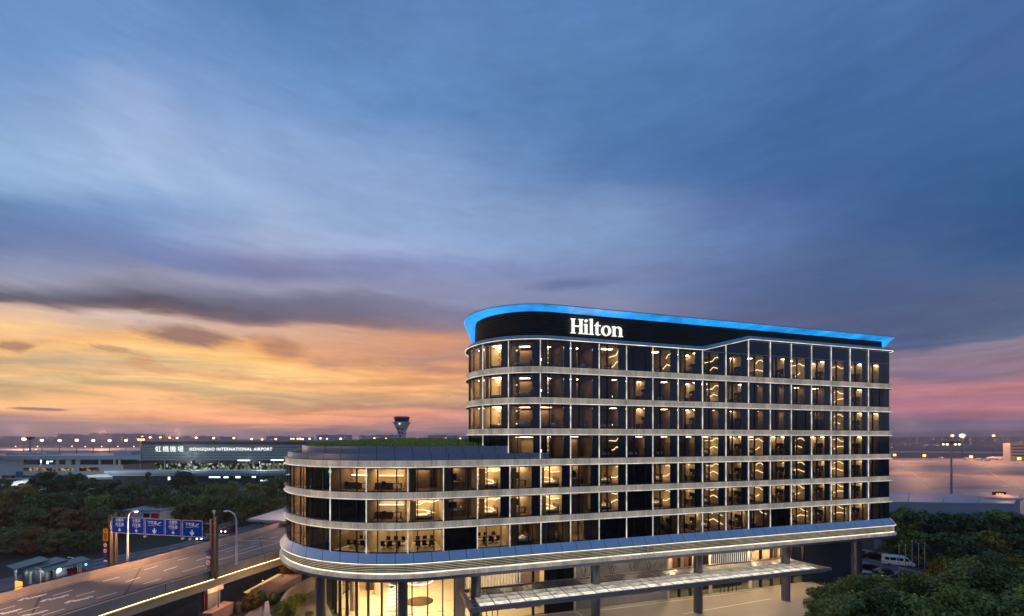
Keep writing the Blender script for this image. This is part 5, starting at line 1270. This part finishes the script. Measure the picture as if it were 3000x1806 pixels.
# toll plaza at the lower left
M_toll=pm('toll_roof',(.07,.16,.155),.35,.2,var=.2,scale=.5)
M_starl=em('toll_lamp',(.92,1,.92),28); M_cy=em('cyan_signal',(.05,.9,1),6)
for i,(px,py,ex,ey) in enumerate(((45,1662,132,1637),(88,1666,182,1638),(137,1668,252,1637))):
    b=gnd(px,1722-2*i); r=tag(empty('toll_canopy',b),f'slanted teal toll canopy on posts beside the parapet, {ordn(i)} from the left','canopy','teal toll canopies')
    h=CAM_H+(HY-py)/F*(F*CAM_H/(1722-2*i-HY))
    e_=gnd(ex,ey,h+.5)-b; e_.z=0; L_=e_.length; d=e_.normalized(); n_=Vector((-d.y,d.x,0))
    mb=MB(); M=Matrix(((d.x,n_.x,0,0),(d.y,n_.y,0,0),(0,0,1,0),(0,0,0,1)))
    mb.add([M@Vector(p) for p in ((-.6,-1.4,h-.05),(L_,-1.6,h+.55),(L_,1.6,h+.75),(-.6,1.4,h+.2),(-.6,-1.4,h-.20),(L_,-1.6,h+.40),(L_,1.6,h+.6),(-.6,1.4,h+.05))],[(0,1,2,3),(4,7,6,5),(0,4,5,1),(1,5,6,2),(2,6,7,3),(3,7,4,0)]); mb.build('roof_blade',M_toll,r)
    for t in (0,.85): mb=MB(); mb.box(L_*t-.14,L_*t+.14,-.14,.14,0,h+.1+.4*t,0,M); mb.build('post',pm('toll_post',(.30,.36,.42),.5,.3),r)
    mb=MB(); mb.box(.9,2.3,-.55,.55,.1,2.3,0,M); mb.build('booth',pm('toll_booth',(.10,.12,.15),.4),r); mb=MB(); mb.box(.6,2.6,-.8,.8,0,.12,0,M); mb.build('island',M_conc,r)
    p=M@Vector((1.2,-.9,h-.32)); mb=MB(); mb.ball(p,.24,0,8); mb.build('lamp',M_starl,r); lamp('toll_light','POINT',b+p-Vector((0,0,.35)),28,(.85,1,.92),.2)
    p=M@Vector((L_*.9,-1.2,h-.25)); mb=MB(); mb.ball(p,.16,0,6); mb.build('signal',M_cy if i else M_starl,r)
mb=MB(); p=gnd(55,1742); mb.box(-.7,.7,-.1,.1,.6,2.0,0); mb.box(-.6,-.5,-.05,.05,0,.6,1); mb.box(.5,.6,-.05,.05,0,.6,1)
o=mb.build('lit_warning_sign',[em('orange_sign_face',(1,.30,.06),2.2),M_dark]); o.location=p+Vector((0,0,0)); o.rotation_euler=(0,0,-R(AZ)-.3); tag(o,'small glowing orange warning sign beside the toll plaza','sign')
for i,(px,py) in enumerate(((119,1722),(212,1686),(228,1689))):
    mb=MB(); p=gnd(px,py); h=3.1; mb.tube([(0,0,0),(0,0,h),(-.7,0,h+.15)],.07,0,6); 
    o=mb.build('lane_post',M_signwhite); o.location=p; tag(o,f'thin white bent post at the toll exit, {ordn(i)} from the left','post','bent posts at the toll exit')

# ================================================================== vehicles
M_tyre=pm('tyre',(.015,.015,.015),.8); M_rim=pm('wheel_rim',(.4,.4,.42),.3,.8); M_carglass=pm('car_glass',(.01,.012,.015),.08,spec=.8)
M_hl=em('headlight',(1,.93,.8),14); M_tl=em('tail_light',(1,.03,.05),5); M_hlo=pm('unlit_headlight',(.5,.5,.5),.2)
def vehicle(name,label,cat,loc,head,L_,Wd,prof,glassp,paint,front=None,rear=None,group=None,extra=None):
    r=tag(empty(name,loc,head),label,cat,group)
    mb=MB(); mb.prism(prof,-Wd/2,Wd/2,0,None,'y'); o=mb.build('body',paint,r)
    bv=o.modifiers.new('round','BEVEL'); bv.width=.09; bv.segments=2; bv.limit_method='ANGLE'
    for sg in (1,-1):
        for g in glassp:
            mb=MB(); y=sg*(Wd/2+.005); mb.prism(g,min(y,y-sg*.02),max(y,y-sg*.02),0,None,'y'); mb.build('side_window',M_carglass,r)
        for x in (-L_*.30,L_*.31):
            w=empty('wheel'); w.parent=r; w.location=(x,sg*(Wd/2-.12),.33)
            mb=MB(); n=16; mb.add([(.33*math.cos(2*math.pi*k/n),s_*.12,.33*math.sin(2*math.pi*k/n)) for s_ in (-1,1) for k in range(n)],[tuple(range(n-1,-1,-1)),tuple(range(n,2*n))]+[(k,(k+1)%n,n+(k+1)%n,n+k) for k in range(n)]); mb.build('tyre',M_tyre,w)
            mb=MB(); mb.add([(.2*math.cos(2*math.pi*k/n),s_*.135,.2*math.sin(2*math.pi*k/n)) for s_ in (-1,1) for k in range(n)],[tuple(range(n-1,-1,-1)),tuple(range(n,2*n))]+[(k,(k+1)%n,n+(k+1)%n,n+k) for k in range(n)]); mb.build('rim',M_rim,w)
        mb=MB(); mb.box(L_/2-.12,L_/2+.015,sg*Wd*.36-.16,sg*Wd*.36+.16,.62,.80); mb.build('headlight',front or M_hlo,r)
        mb=MB(); mb.box(-L_/2-.015,-L_/2+.1,sg*Wd*.38-.14,sg*Wd*.38+.14,.70,.92); mb.build('tail_light',rear or M_red,r)
    if extra: extra(r)
    return r
CARP=[(-2.2,.25),(2.2,.25),(2.25,.62),(2.1,.82),(1.1,.98),(.35,1.42),(-1.0,1.45),(-1.75,1.02),(-2.2,.95),(-2.25,.55)]
CARG=[[(.95,1.0),(.36,1.36),(-.2,1.38),(-.2,1.0)],[(-.28,1.0),(-.28,1.38),(-.95,1.38),(-1.5,1.02)]]
def screens(r):
    for pts in ([(1.12,.99),(.40,1.41)],[(-1.72,1.05),(-1.05,1.43)]):
        (xa,za),(xb,zb)=pts; mb=MB(); o=.012; s=1 if xa>0 else -1
        mb.quad((xa+o*s,-.72,za+o),(xa+o*s,.72,za+o),(xb+o*s,.62,zb+o),(xb+o*s,-.62,zb+o)); mb.build('windscreen' if xa>0 else 'rear_screen',M_carglass,r)
def car(label,px,py,z,head,paint,front=None,rear=None,group='cars parked right of the hotel'):
    r=vehicle('parked_car' if group else 'car',label,'car',gnd(px,py,z)+Vector((0,0,.02)),head,4.5,1.8,CARP,CARG,paint,front,rear,group,screens)
    r.scale=(.9,.9,.92); return r
def paint(n,c): return pm(n,c,.25,.3,var=.05,spec=.6)
a,b=gnd(2590,1660),gnd(2670,1668); vh=math.atan2((b-a).y,(b-a).x)
VANP=[(-3.0,.32),(2.95,.32),(3.0,.75),(2.75,1.05),(2.2,1.22),(1.55,2.05),(1.2,2.22),(-2.9,2.25),(-3.0,1.2)]
VANG=[[(1.95,1.25),(1.5,1.9),(1.0,1.92),(1.0,1.25)],[(.75,1.28),(.75,1.88),(-.45,1.88),(-.45,1.28)],[(-.6,1.28),(-.6,1.88),(-1.7,1.88),(-1.7,1.28)],[(-1.85,1.28),(-1.85,1.88),(-2.75,1.88),(-2.75,1.28)]]
def vscreen(r):
    mb=MB(); mb.quad((2.23,-.82,1.24),(2.23,.82,1.24),(1.60,.72,2.03),(1.60,-.72,2.03)); mb.build('windscreen',M_carglass,r)
vehicle('white_van','white minibus with dark windows parked beside the flagpoles','van',gnd(2631,1658)+Vector((0,0,.02)),vh,6.2,1.95,VANP,VANG,pm('van_white',(.92,.92,.90),.3,var=.05),extra=vscreen).scale=(.78,.78,.85)
car('dark red car parked behind the white minibus',2556,1636,0,vh+.15,paint('maroon_paint',(.06,.012,.015)))
car('black car parked between the column and the white minibus, its tail to the column',2540,1632,0,vh+.15,paint('black_paint',(.012,.012,.014)))
car('dark blue car parked in front of the white minibus',2545,1672,0,vh+.1,paint('navy_paint',(.012,.018,.035)))
car('black car parked nearer than the dark blue one',2600,1690,0,vh-.15,paint('charcoal_paint',(.018,.02,.022)))
car('silver car with a lit headlight beside the hotel column',2545,1698,0,vh+.05,paint('silver_paint',(.45,.47,.50)),M_hl)
car('dark car parked nearest the bushes',2655,1702,0,vh-.1,paint('grey_paint',(.05,.05,.055)))
rd=math.atan2((up[2]-up[1]).y,(up[2]-up[1]).x)
car('red car with glowing tail lights leaving the toll plaza',205,1685,0,rd,paint('red_paint',(.30,.02,.03)),None,M_tl,None)
car('dark car with glowing tail lights between the toll canopies',165,1690,0,rd,paint('dusk_paint',(.03,.03,.035)),None,M_tl,None)
rd2=math.atan2((up[4]-up[5]).y,(up[4]-up[5]).x)
car('car with lit headlights coming along the lower road by the gantry',604,1582,0,rd2,paint('pearl_paint',(.30,.30,.32)),M_hl,None,None)
car('dark red car with lit headlights on the lower road by the fence',672,1561,0,rd2,paint('wine_paint',(.18,.02,.02)),M_hl,M_tl,None)
for i,(px,py) in enumerate(((2634,1598),(2653,1596),(2672,1584),(2691,1593),(2709,1590))):
    Z=68+.6*i; b=at(px,HY,Z); b.z=0; h=CAM_H+(HY-py)/F*Z
    r=tag(empty('flagpole',b),f'bare pale flagpole beside the minibus, {ordn(i)} from the left','flagpole','bare flagpoles by the parking lot')
    mb=MB(); mb.tube([(0,0,0),(0,0,h-.15)],[.07,.045],0,8); mb.build('pole',pm('flagpole_steel',(.45,.38,.32),.35,.5),r); mb=MB(); mb.ball((0,0,h-.08),.10,0,8); mb.build('finial',M_signwhite,r)

# ================================================================== planting between road and hotel
M_brick=pm('pink_brick',(.55,.32,.26),.8,var=.25,scale=2.5); M_plank=pm('terrace_paving',(.50,.34,.29),.75,var=.25,scale=.8,stretch=(.3,1.5,1))
def slabpx(name,px,z0,z1,mat,label,cat):
    P_=[gnd(x,y,z1) for x,y in px]; c=sum(P_,Vector())/len(P_)
    ar=sum(P_[i].x*P_[(i+1)%len(P_)].y-P_[(i+1)%len(P_)].x*P_[i].y for i in range(len(P_)))
    if ar<0: P_.reverse()
    mb=MB(); mb.prism([(p.x-c.x,p.y-c.y) for p in P_],z0,z1); o=mb.build(name,mat); o.location=(c.x,c.y,0); tag(o,label,cat); return o
slabpx('brick_terrace',[(733,1730),(826,1683),(884,1684),(796,1730)],0,1.1,M_plank,'long raised terrace of reddish paving beside the lower street','terrace')
slabpx('curved_retaining_wall',[(912,1690),(870,1710),(840,1730),(826,1750),(820,1760),(828,1762),(838,1748),(850,1731),(878,1713),(922,1694)],0,1.9,pm('retaining_concrete',(.40,.32,.29),.8,var=.2),'curved brown retaining wall left of the lobby','wall')
slabpx('brick_planter',[(590,1797),(656,1761),(684,1764),(621,1798)],0,1.5,M_brick,'pink brick planter box by the bridge pier','planter')
slabpx('brick_planter',[(688,1768),(700,1762),(714,1763),(704,1771)],0,1.2,pm('dark_brick',(.22,.12,.10),.85,var=.25,scale=2.5),'darker brick planter behind the pink one','planter')
slabpx('white_low_wall',[(776,1763),(787,1761),(792,1790),(800,1830),(780,1830),(773,1800)],0,.9,pm('lit_low_wall',(.55,.48,.44),.7,var=.1),'short pale wall beside the round bushes','wall')
sheet('garden_path',gl_([(690,1830),(735,1790),(772,1774),(776,1830)]),.03,pm('pink_paving',(.38,.28,.26),.7,var=.2,scale=1.5))
sheet('garden_soil',gl_([(788,1775),(822,1762),(850,1738),(925,1698),(930,1830),(800,1830)]),.02,pm('garden_soil',(.22,.175,.15),.9,var=.35,scale=1.2))
sheet('lower_street',gl_([(430,1830),(610,1740),(850,1640),(905,1665),(730,1745),(640,1800),(600,1830)]),.016,pm('dark_street',(.035,.034,.034),.7,var=.3,scale=.6))  # shade under the deck is put into the street colour
mb=MB(); a,b=gnd(722,1741,.6),gnd(824,1685,.6); d=(b-a); n_=Vector((-d.y,d.x,0)).normalized()*.5; mb.quad(a-n_+Vector((0,0,.02)),b-n_+Vector((0,0,.02)),b+n_+Vector((0,0,.25)),a+n_+Vector((0,0,.25)))
o=mb.build('glowing_kerb_strip',em('kerb_strip',(1,.62,.22),.75,.3,.6)); tag(o,'glowing yellow strip along the edge of the reddish terrace','light strip')  # lit low wall edge, its light put in as emission

# ------------------------------------------------------------------ trees
M_bark=pm('bark',(.055,.04,.028),.9,var=.3,scale=3,stretch=(1,1,.3))
LEAF={'green':leafmat('green_leaves',(0.043,0.083,0.014),(0.145,0.198,0.032),(0.319,0.358,0.068)),
      'dark':leafmat('dark_leaves',(0.035,0.059,0.020),(0.102,0.141,0.041),(0.217,0.256,0.072)),
      'olive':leafmat('olive_leaves',(0.080,0.077,0.012),(0.217,0.179,0.024),(0.406,0.307,0.047)),
      'rust':leafmat('rust_leaves',(0.087,0.056,0.019),(0.189,0.118,0.037),(0.348,0.205,0.055)),
      'near':leafmat('near_leaves',(0.038,0.077,0.017),(0.152,0.211,0.047),(0.406,0.435,0.111))}
def crown_mesh(seed,n,leaf,flat=.8,conic=False,nb=26):
    """leaf faces spread through clumps; unit crown: radius about 1, base z=0, top z about 2*flat"""
    r=random.Random(seed); mb=MB(); blobs=[]
    for k in range(nb):
        a=r.uniform(0,2*math.pi); t=r.random(); z=flat*2*(.12+.80*t)
        rad=math.sqrt(max(0,1-(2*t-.85)**2/1.35)) if not conic else (1.05-t*.95)
        q=rad*r.uniform(.45,.95)*.78
        blobs.append((q*math.cos(a),q*math.sin(a),z,r.uniform(.18,.40)*(1 if not conic else 1.1-t*.6)))
    for k in range(n):
        b=blobs[r.randrange(nb)]
        u=r.uniform(-1,1); a=r.uniform(0,2*math.pi); s=math.sqrt(1-u*u); rr=b[3]*(r.random()**.4)
        p=Vector((b[0]+rr*s*math.cos(a),b[1]+rr*s*math.sin(a),b[2]+rr*u*.75))
        nn=(Vector((s*math.cos(a),s*math.sin(a),u))+Vector((r.uniform(-.8,.8),r.uniform(-.8,.8),r.uniform(-.2,1.)))).normalized()
        t1=nn.orthogonal().normalized(); t1=(Matrix.Rotation(r.uniform(0,6.28),3,nn)@t1); t2=nn.cross(t1); L_=leaf*r.uniform(.6,1.35); w=L_*.55
        mb.add([p-t1*L_*.5,p+t2*w*.5,p+t1*L_*.5,p-t2*w*.5],[(0,1,2,3)])
    return mb
def trunk_mesh(seed,h):
    r=random.Random(seed); mb=MB(); top=h
    mb.tube([(0,0,0),(.02,.01,h*.35),(-.02,.03,h*.7),(.0,.0,h*1.1)],[.075,.058,.042,.015],0,7)
    for k in range(6):
        a=k*1.05+r.uniform(-.3,.3); z=h*r.uniform(.35,.65); mb.tube([(0,0,z),(.22*math.cos(a),.22*math.sin(a),z+.12),(.45*math.cos(a),.45*math.sin(a),z+.26)],[.035,.024,.008],0,5)
    return mb
CR={}
for key,seed,n,leaf,flat,con in (('a',1,2300,.17,.72,0),('b',2,2300,.17,.85,0),('c',3,2200,.17,.62,0),('k',4,2200,.13,1.25,1)):
    CR[key]=crown_mesh(seed,n,leaf,flat,con)
for key,seed,flat in (('na',11,.72),('nb',12,.85),('nc',13,.62)): CR[key]=crown_mesh(seed,5200,.115,flat,False,40)
TR=trunk_mesh(5,1.0)
MESH={}
def tree(px,ptop,Z,wpx,crown,leafk,label,group,z0=0.):
    b=at(px,HY,Z); b.z=z0; H=CAM_H+(HY-ptop)/F*Z-z0; rad=wpx/2/F*Z
    r=tag(empty('broadleaf_tree' if crown!='k' else 'conifer_tree',b,(px*7.3)%6.28),label,'tree',group)
    key=(crown,leafk)
    if key not in MESH: MESH[key]=CR[crown].mesh('crown',LEAF[leafk])
    if 't' not in MESH: MESH['t']=TR.mesh('trunk',M_bark)
    flat={'a':.72,'b':.85,'c':.62,'k':1.25,'na':.72,'nb':.85,'nc':.62}[crown]
    ch=min(H*.86,rad*2*flat*1.15); c=link(MESH[key],'crown',r,(0,0,H-ch)); c.scale=(rad,rad,ch/(2*flat))
    t=link(MESH['t'],'trunk',r); t.scale=(rad*.9,rad*.9,(H-ch*.55)); return r
rowA=[(139,1380,150,78,'a','dark'),(178,1392,152,70,'b','dark'),(215,1386,150,82,'a','dark'),(262,1402,146,85,'b','dark'),(330,1406,140,80,'a','dark'),(385,1410,140,80,'b','dark'),(434,1378,146,62,'k','dark'),(480,1420,138,70,'b','dark'),(536,1380,150,70,'a','dark'),(590,1412,142,80,'b','green'),(633,1416,140,80,'a','green'),(683,1410,142,76,'b','green'),(740,1414,142,80,'a','green'),(790,1402,146,60,'b','dark'),(830,1392,150,70,'a','dark'),(8,1402,160,50,'b','dark')]
rowB=[(-10,1440,128,110,'a','olive'),(62,1428,126,110,'c','olive'),(118,1448,124,100,'b','green'),(175,1440,126,96,'a','dark'),(240,1442,124,100,'b','dark'),(300,1446,122,90,'a','green'),(360,1450,122,90,'b','dark'),(425,1452,124,85,'a','rust'),(480,1452,120,90,'c','green'),(535,1446,122,95,'a','green'),(590,1452,122,80,'b','green'),(645,1446,124,80,'a','dark'),(705,1452,124,86,'c','dark'),(765,1448,126,80,'b','dark'),(815,1458,128,64,'a','dark')]
rowC=[(-20,1492,108,120,'b','dark'),(52,1484,106,120,'a','rust'),(110,1494,104,110,'c','dark'),(165,1488,106,120,'b','rust'),(225,1492,104,110,'a','rust'),(285,1496,106,100,'c','dark'),(335,1494,108,90,'b','dark'),(498,1470,118,90,'a','green'),(545,1466,118,80,'b','green'),(596,1474,120,70,'c','green'),(660,1478,122,60,'a','dark'),(716,1482,124,50,'b','dark')]
rowD=[(-10,1545,94,120,'a','dark'),(50,1552,92,110,'b','dark'),(110,1548,92,100,'c','rust'),(170,1552,93,100,'a','dark'),(230,1556,94,90,'b','dark'),(285,1560,95,80,'c','dark')]
KIND={'dark':'dark green','green':'green','olive':'olive yellow','rust':'reddish brown'}
for rows_,nm in ((rowA,'back row of the left grove'),(rowB,'second row of the left grove'),(rowC,'third row of the left grove'),(rowD,'front row of the left grove')):
    rows_.sort()
    for i,(px,py,Z,w,c,l) in enumerate(rows_):
        tree(px,py,Z,w*1.08,c,l,f'{KIND[l]} {"conifer" if c=="k" else "tree"}, {ordn(i)} from left in {nm}','trees of the left grove')
rowE=[(2600,1494,98,90,'a','green'),(2645,1486,96,100,'b','green'),(2700,1498,94,100,'a','dark'),(2752,1506,92,90,'c','dark'),(2805,1508,92,90,'b','dark'),(2860,1502,90,100,'a','dark'),(2915,1494,90,110,'b','green'),(2968,1500,90,100,'a','dark'),(3015,1522,88,90,'b','dark'),(3060,1530,88,90,'a','dark')]
rowF=[(2620,1560,88,80,'b','dark'),(2690,1556,84,100,'a','green'),(2760,1560,80,110,'b','dark'),(2835,1562,79,110,'a','dark'),(2905,1556,78,120,'b','olive'),(2975,1564,76,120,'a','dark'),(3045,1568,75,120,'b','dark')]
rowG=[(2765,1640,60,110,'na','olive'),(2835,1632,58,130,'nb','near'),(2910,1626,57,140,'na','dark'),(2985,1634,56,140,'nb','olive'),(3060,1640,55,150,'na','dark')]
rowH=[(2440,1712,50,90,'nc','near'),(2505,1690,47,130,'na','near'),(2585,1684,46,150,'nb','near'),(2660,1688,45,140,'na','green'),(2740,1676,45,150,'nc','near'),(2820,1672,44,160,'nb','near'),(2905,1668,43,170,'na','dark'),(2995,1672,42,180,'nb','near')]
rowI=[(2405,1752,40,110,'nc','near'),(2490,1738,37,170,'nb','near'),(2590,1736,36,190,'na','dark'),(2700,1738,35,200,'nc','near'),(2810,1734,34,210,'na','green'),(2920,1740,33,220,'nb','near'),(3030,1738,33,220,'na','near')]
for rows_,nm in ((rowE,'back row by the warehouse'),(rowF,'second row by the parking lot'),(rowG,'middle row at right'),(rowH,'near row at lower right'),(rowI,'nearest row at lower right')):
    for i,(px,py,Z,w,c,l) in enumerate(rows_):
        tree(px,py,Z,w*1.05,c,l,f'{"leafy " if l=="near" else KIND[l]+" "}tree, {ordn(i)} from left in {nm}','trees on the right')
# round clipped bushes, shrubs and the bare tree
def bush(px,py,wpx,hpx,leafk,label,ck='na',name='clipped_bush'):
    b=gnd(px,py); Z=F*CAM_H/(py-HY); rad=wpx/2/F*Z; hh=hpx/F*Z
    key=(ck,leafk)
    if key not in MESH: MESH[key]=CR[ck].mesh('crown',LEAF[leafk])
    r=tag(empty(name,b,px%6),label,'bush'); fl_={'na':.72,'nb':.85,'nc':.62,'ball':1.0}[ck]
    c=link(MESH[key],'crown',r,(0,0,.05)); c.scale=(rad,rad,hh/(2*fl_)); t=link(MESH['t'],'trunk',r); t.scale=(rad*.6,rad*.6,hh*.5)
def ballmesh():
    r=random.Random(9); mb=MB()
    for k in range(5200):
        u=r.uniform(-1,1); a=r.uniform(0,6.283); s=math.sqrt(1-u*u); rr=r.uniform(.86,1.0); p=Vector((rr*s*math.cos(a),rr*s*math.sin(a),1+rr*u))
        nn=(Vector((s*math.cos(a),s*math.sin(a),u))+Vector((r.uniform(-.7,.7),r.uniform(-.7,.7),r.uniform(-.5,.9)))).normalized(); t1=nn.orthogonal().normalized(); t1=Matrix.Rotation(r.uniform(0,6.28),3,nn)@t1; t2=nn.cross(t1); L_=.10*r.uniform(.7,1.3)
        mb.add([p-t1*L_*.5,p+t2*L_*.3,p+t1*L_*.5,p-t2*L_*.3],[(0,1,2,3)])
    mb.ball((0,0,1),.84,0,14); return mb
CR['ball']=ballmesh()
bush(764,1768,30,36,'dark','ball clipped bush, smaller and left of the other one','ball'); bush(802,1772,33,36,'dark','ball clipped bush in front of the curved wall','ball')
bush(855,1800,62,50,'green','low green shrub below the curved wall','nc','low_shrub'); bush(818,1815,50,44,'green','low green shrub at the bottom edge beside the pale wall','na','low_shrub')
bush(880,1768,44,30,'green','dark shrub at the foot of the curved wall','nc','low_shrub'); bush(905,1812,30,22,'near','small sparse plant on the bare soil','nc','low_shrub'); bush(735,1786,60,46,'rust','brown shrub at the foot of the bare tree','na','low_shrub')
bush(838,1690,44,34,'olive','golden shrub under the hotel nose','nb','low_shrub'); bush(880,1690,50,36,'rust','brown shrub behind the curved wall top','na','low_shrub')
bush(2395,1756,70,36,'near','bright low bush at the corner of the forecourt','nc','low_shrub')
b=gnd(726,1740); bt=tag(empty('bare_tree',b),'leafless young tree with thin branches in front of the lit girder','tree')
br=random.Random(21)
def branch(mb,p,d,L_,r_,lv):
    q=p+d*L_; m_=p.lerp(q,.5)+Vector((br.uniform(-.06,.06),br.uniform(-.06,.06),0))*L_; mb.tube([p,m_,q],[r_,r_*.8,r_*.6],0,5,False)
    if lv>0:
        for k in range(3 if lv>1 else 4):
            e=(d+Vector((br.uniform(-.9,.9),br.uniform(-.9,.9),br.uniform(-.1,.5)))).normalized(); branch(mb,q if k else m_,e,L_*br.uniform(.55,.8),r_*.55,lv-1)
mb=MB(); mb.tube([(0,0,0),(.03,0,.5),(0,.04,1.2)],[.14,.10,.09],0,7); mb.build('trunk',M_bark,bt)
mb=MB()
for k in range(6):
    a=k*1.05; branch(mb,Vector((0,.04,1.1)),Vector((math.cos(a)*.8,math.sin(a)*.8,1.0)).normalized(),1.35,.055,3)
mb.build('branches',M_bark,bt)

# added fill lights between road and hotel and scattered far city lights
cr2=random.Random(77); mb=MB()
for k in range(130):
    px=cr2.uniform(2600,3050) if k<80 else cr2.uniform(-30,1360); py=cr2.uniform(1284,1312) if k<80 else cr2.uniform(1281,1289); Z=cr2.uniform(900,1750)
    p=at(px,py,Z); s=Z/F*cr2.uniform(.5,1.1); mb.ball((p.x,p.y,max(p.z,2)),s,0,6)
o=mb.build('city_lights',em('city_light',(1,.80,.55),1.6,.6,.01)); struct(o,'stuff'); o['label']='faint scattered city and airfield lights near the horizon'
for px,py,h in ((640,1812,4.2),(770,1790,4.),(830,1712,3.6)):  # warm lights added to brighten the planters
    lamp('lower_street_light','POINT',gnd(px,py)+Vector((0,0,h)),210,(1,.60,.40),.3)

# darker patches and painted lines on the apron
M_darkpatch=pm('worn_apron',(.20,.16,.15),.6,var=.4,scale=.05,stretch=(.4,1.5,1))
for pts in ([(2612,1392),(2700,1388),(2790,1393),(2860,1400),(2700,1402),(2620,1398)],[(2800,1392),(2960,1380),(3060,1384),(3060,1392),(2940,1394)],[(2720,1432),(2870,1422),(2990,1430),(2900,1434)],[(2610,1366),(2720,1365),(2800,1368),(2680,1370)]):
    sheet('worn_concrete',gl_(pts),.058,M_darkpatch)
mb=MB()
for (x0,y0,x1,y1) in ((2560,1378,3060,1372),(2560,1410,3060,1415),(2640,1360,2740,1440),(2860,1358,2990,1440)):
    p0_,p1_=gnd(x0,y0),gnd(x1,y1); dd_=(p1_-p0_).normalized(); n_=Vector((-dd_.y,dd_.x,0))*.35; mb.quad(*[q+Vector((0,0,.066)) for q in (p0_-n_,p1_-n_,p1_+n_,p0_+n_)])
struct(mb.build('apron_marking',pm('apron_paint',(.60,.48,.22),.7,var=.3,scale=.2)))
for i,(px,py,w_,h_) in enumerate(((2868,1349,16,5),(2892,1352,10,4),(2832,1346,12,4),(2758,1345,9,4))):
    Zv=F*CAM_H/(py-HY); s=Zv/F; p=gnd(px,py); r=tag(empty('service_truck',p,-R(AZ)),f'small pale airport service truck on the apron, {ordn(i)} from the right' if False else f'small airport service truck on the apron, {["before the far terminal","beside the far airliner","left of the airliner","right of the tall mast"][[1,0,2,3][i]]}','truck','service trucks on the apron')
    mb=MB(); mb.box(-w_/2*s,w_*.2*s,-1.2,1.2,.6,.6+h_*s); mb.build('cargo_box',M_twhite,r); mb=MB(); mb.prism([(w_*.22*s,.6),(w_/2*s,.6),(w_/2*s,.6+h_*.4*s),(w_*.42*s,.6+h_*.75*s),(w_*.22*s,.6+h_*.75*s)],-1.1,1.1,0,None,'y'); mb.build('cab',M_tslat,r)
    for t in (-.35,.32): mb=MB(); mb.tube([(w_*t*s,-1.2,.5),(w_*t*s,1.2,.5)],.5,0,8); mb.build('wheel',M_tyre,r)

for px,py,h,P_ in ((120,1440,14,19000),(560,1425,12,2600),(760,1425,12,2600)):  # cool fill lights added to brighten the terminal fronts
    lamp('terminal_road_light','POINT',gnd(px,py)+Vector((0,0,h)),P_,(.86,.95,1),.6)
# posts and heads added to go with the added lights above
def lamp_post(name,base,h,rad,arm,label,cat,col):
    r=tag(empty(name,base),label,cat); mb=MB(); mb.tube([(0,0,0),(0,0,h*.94),(arm.x,arm.y,h)],[rad*1.4,rad,rad*.8],0,6); mb.build('pole',M_mast,r)
    mb=MB(); mb.ball((arm.x,arm.y,h),rad*2.4,0,8,1,1,.45); mb.build('lamp_head',em('lamp_glow',col,2.5),r)
for i,(px,py,h) in enumerate(((640,1812,4.4),(770,1790,4.2),(830,1712,3.8))):
    lamp_post('garden_lamp',gnd(px,py),h,.045,Vector((0,0,0)),['thin garden lamp at the bottom edge beside the pink planter','thin garden lamp beside the short pale wall','thin garden lamp by the curved retaining wall'][i],'lamp',(1,.66,.42))
for i,(px,py,h) in enumerate(((120,1440,14.3),(560,1425,12.3),(760,1425,12.3))):
    lamp_post('road_lamp',gnd(px,py),h,.09,Vector((0,0,0)),['slim road lamp in front of the pale terminal wing','slim road lamp in front of the airport lettering','slim road lamp before the terminal, next to the hotel'][i],'lamp',(.86,.95,1))
for i,k in enumerate((15,35)):
    q=A_[k]+side(A_,B_,k)*.25; lamp_post('street_lamp',q+Vector((0,0,RZ+.9)),7.0,.08,side(A_,B_,k)*-2.6,['street lamp on the far parapet outside the left picture edge','street lamp on the far parapet hidden behind the hotel nose'][i],'street lamp',(1,.6,.3))
def haze(dens):
    mb=MB(); mb.box(-3500,4500,-400,3600,-1,62); o=mb.build('haze',None and [] or []); struct(o,'stuff'); o['label']='thin evening haze over the airfield'
    m,nt,out=_new('haze'); v=nt.nodes.new('ShaderNodeVolumePrincipled'); v.inputs['Color'].default_value=(.92,.80,.82,1); v.inputs['Density'].default_value=dens; v.inputs['Anisotropy'].default_value=.35
    nt.links.new(v.outputs[0],out.inputs[1]); o.data.materials.append(m)
    SC.cycles.volume_bounces=0
haze(.00022)
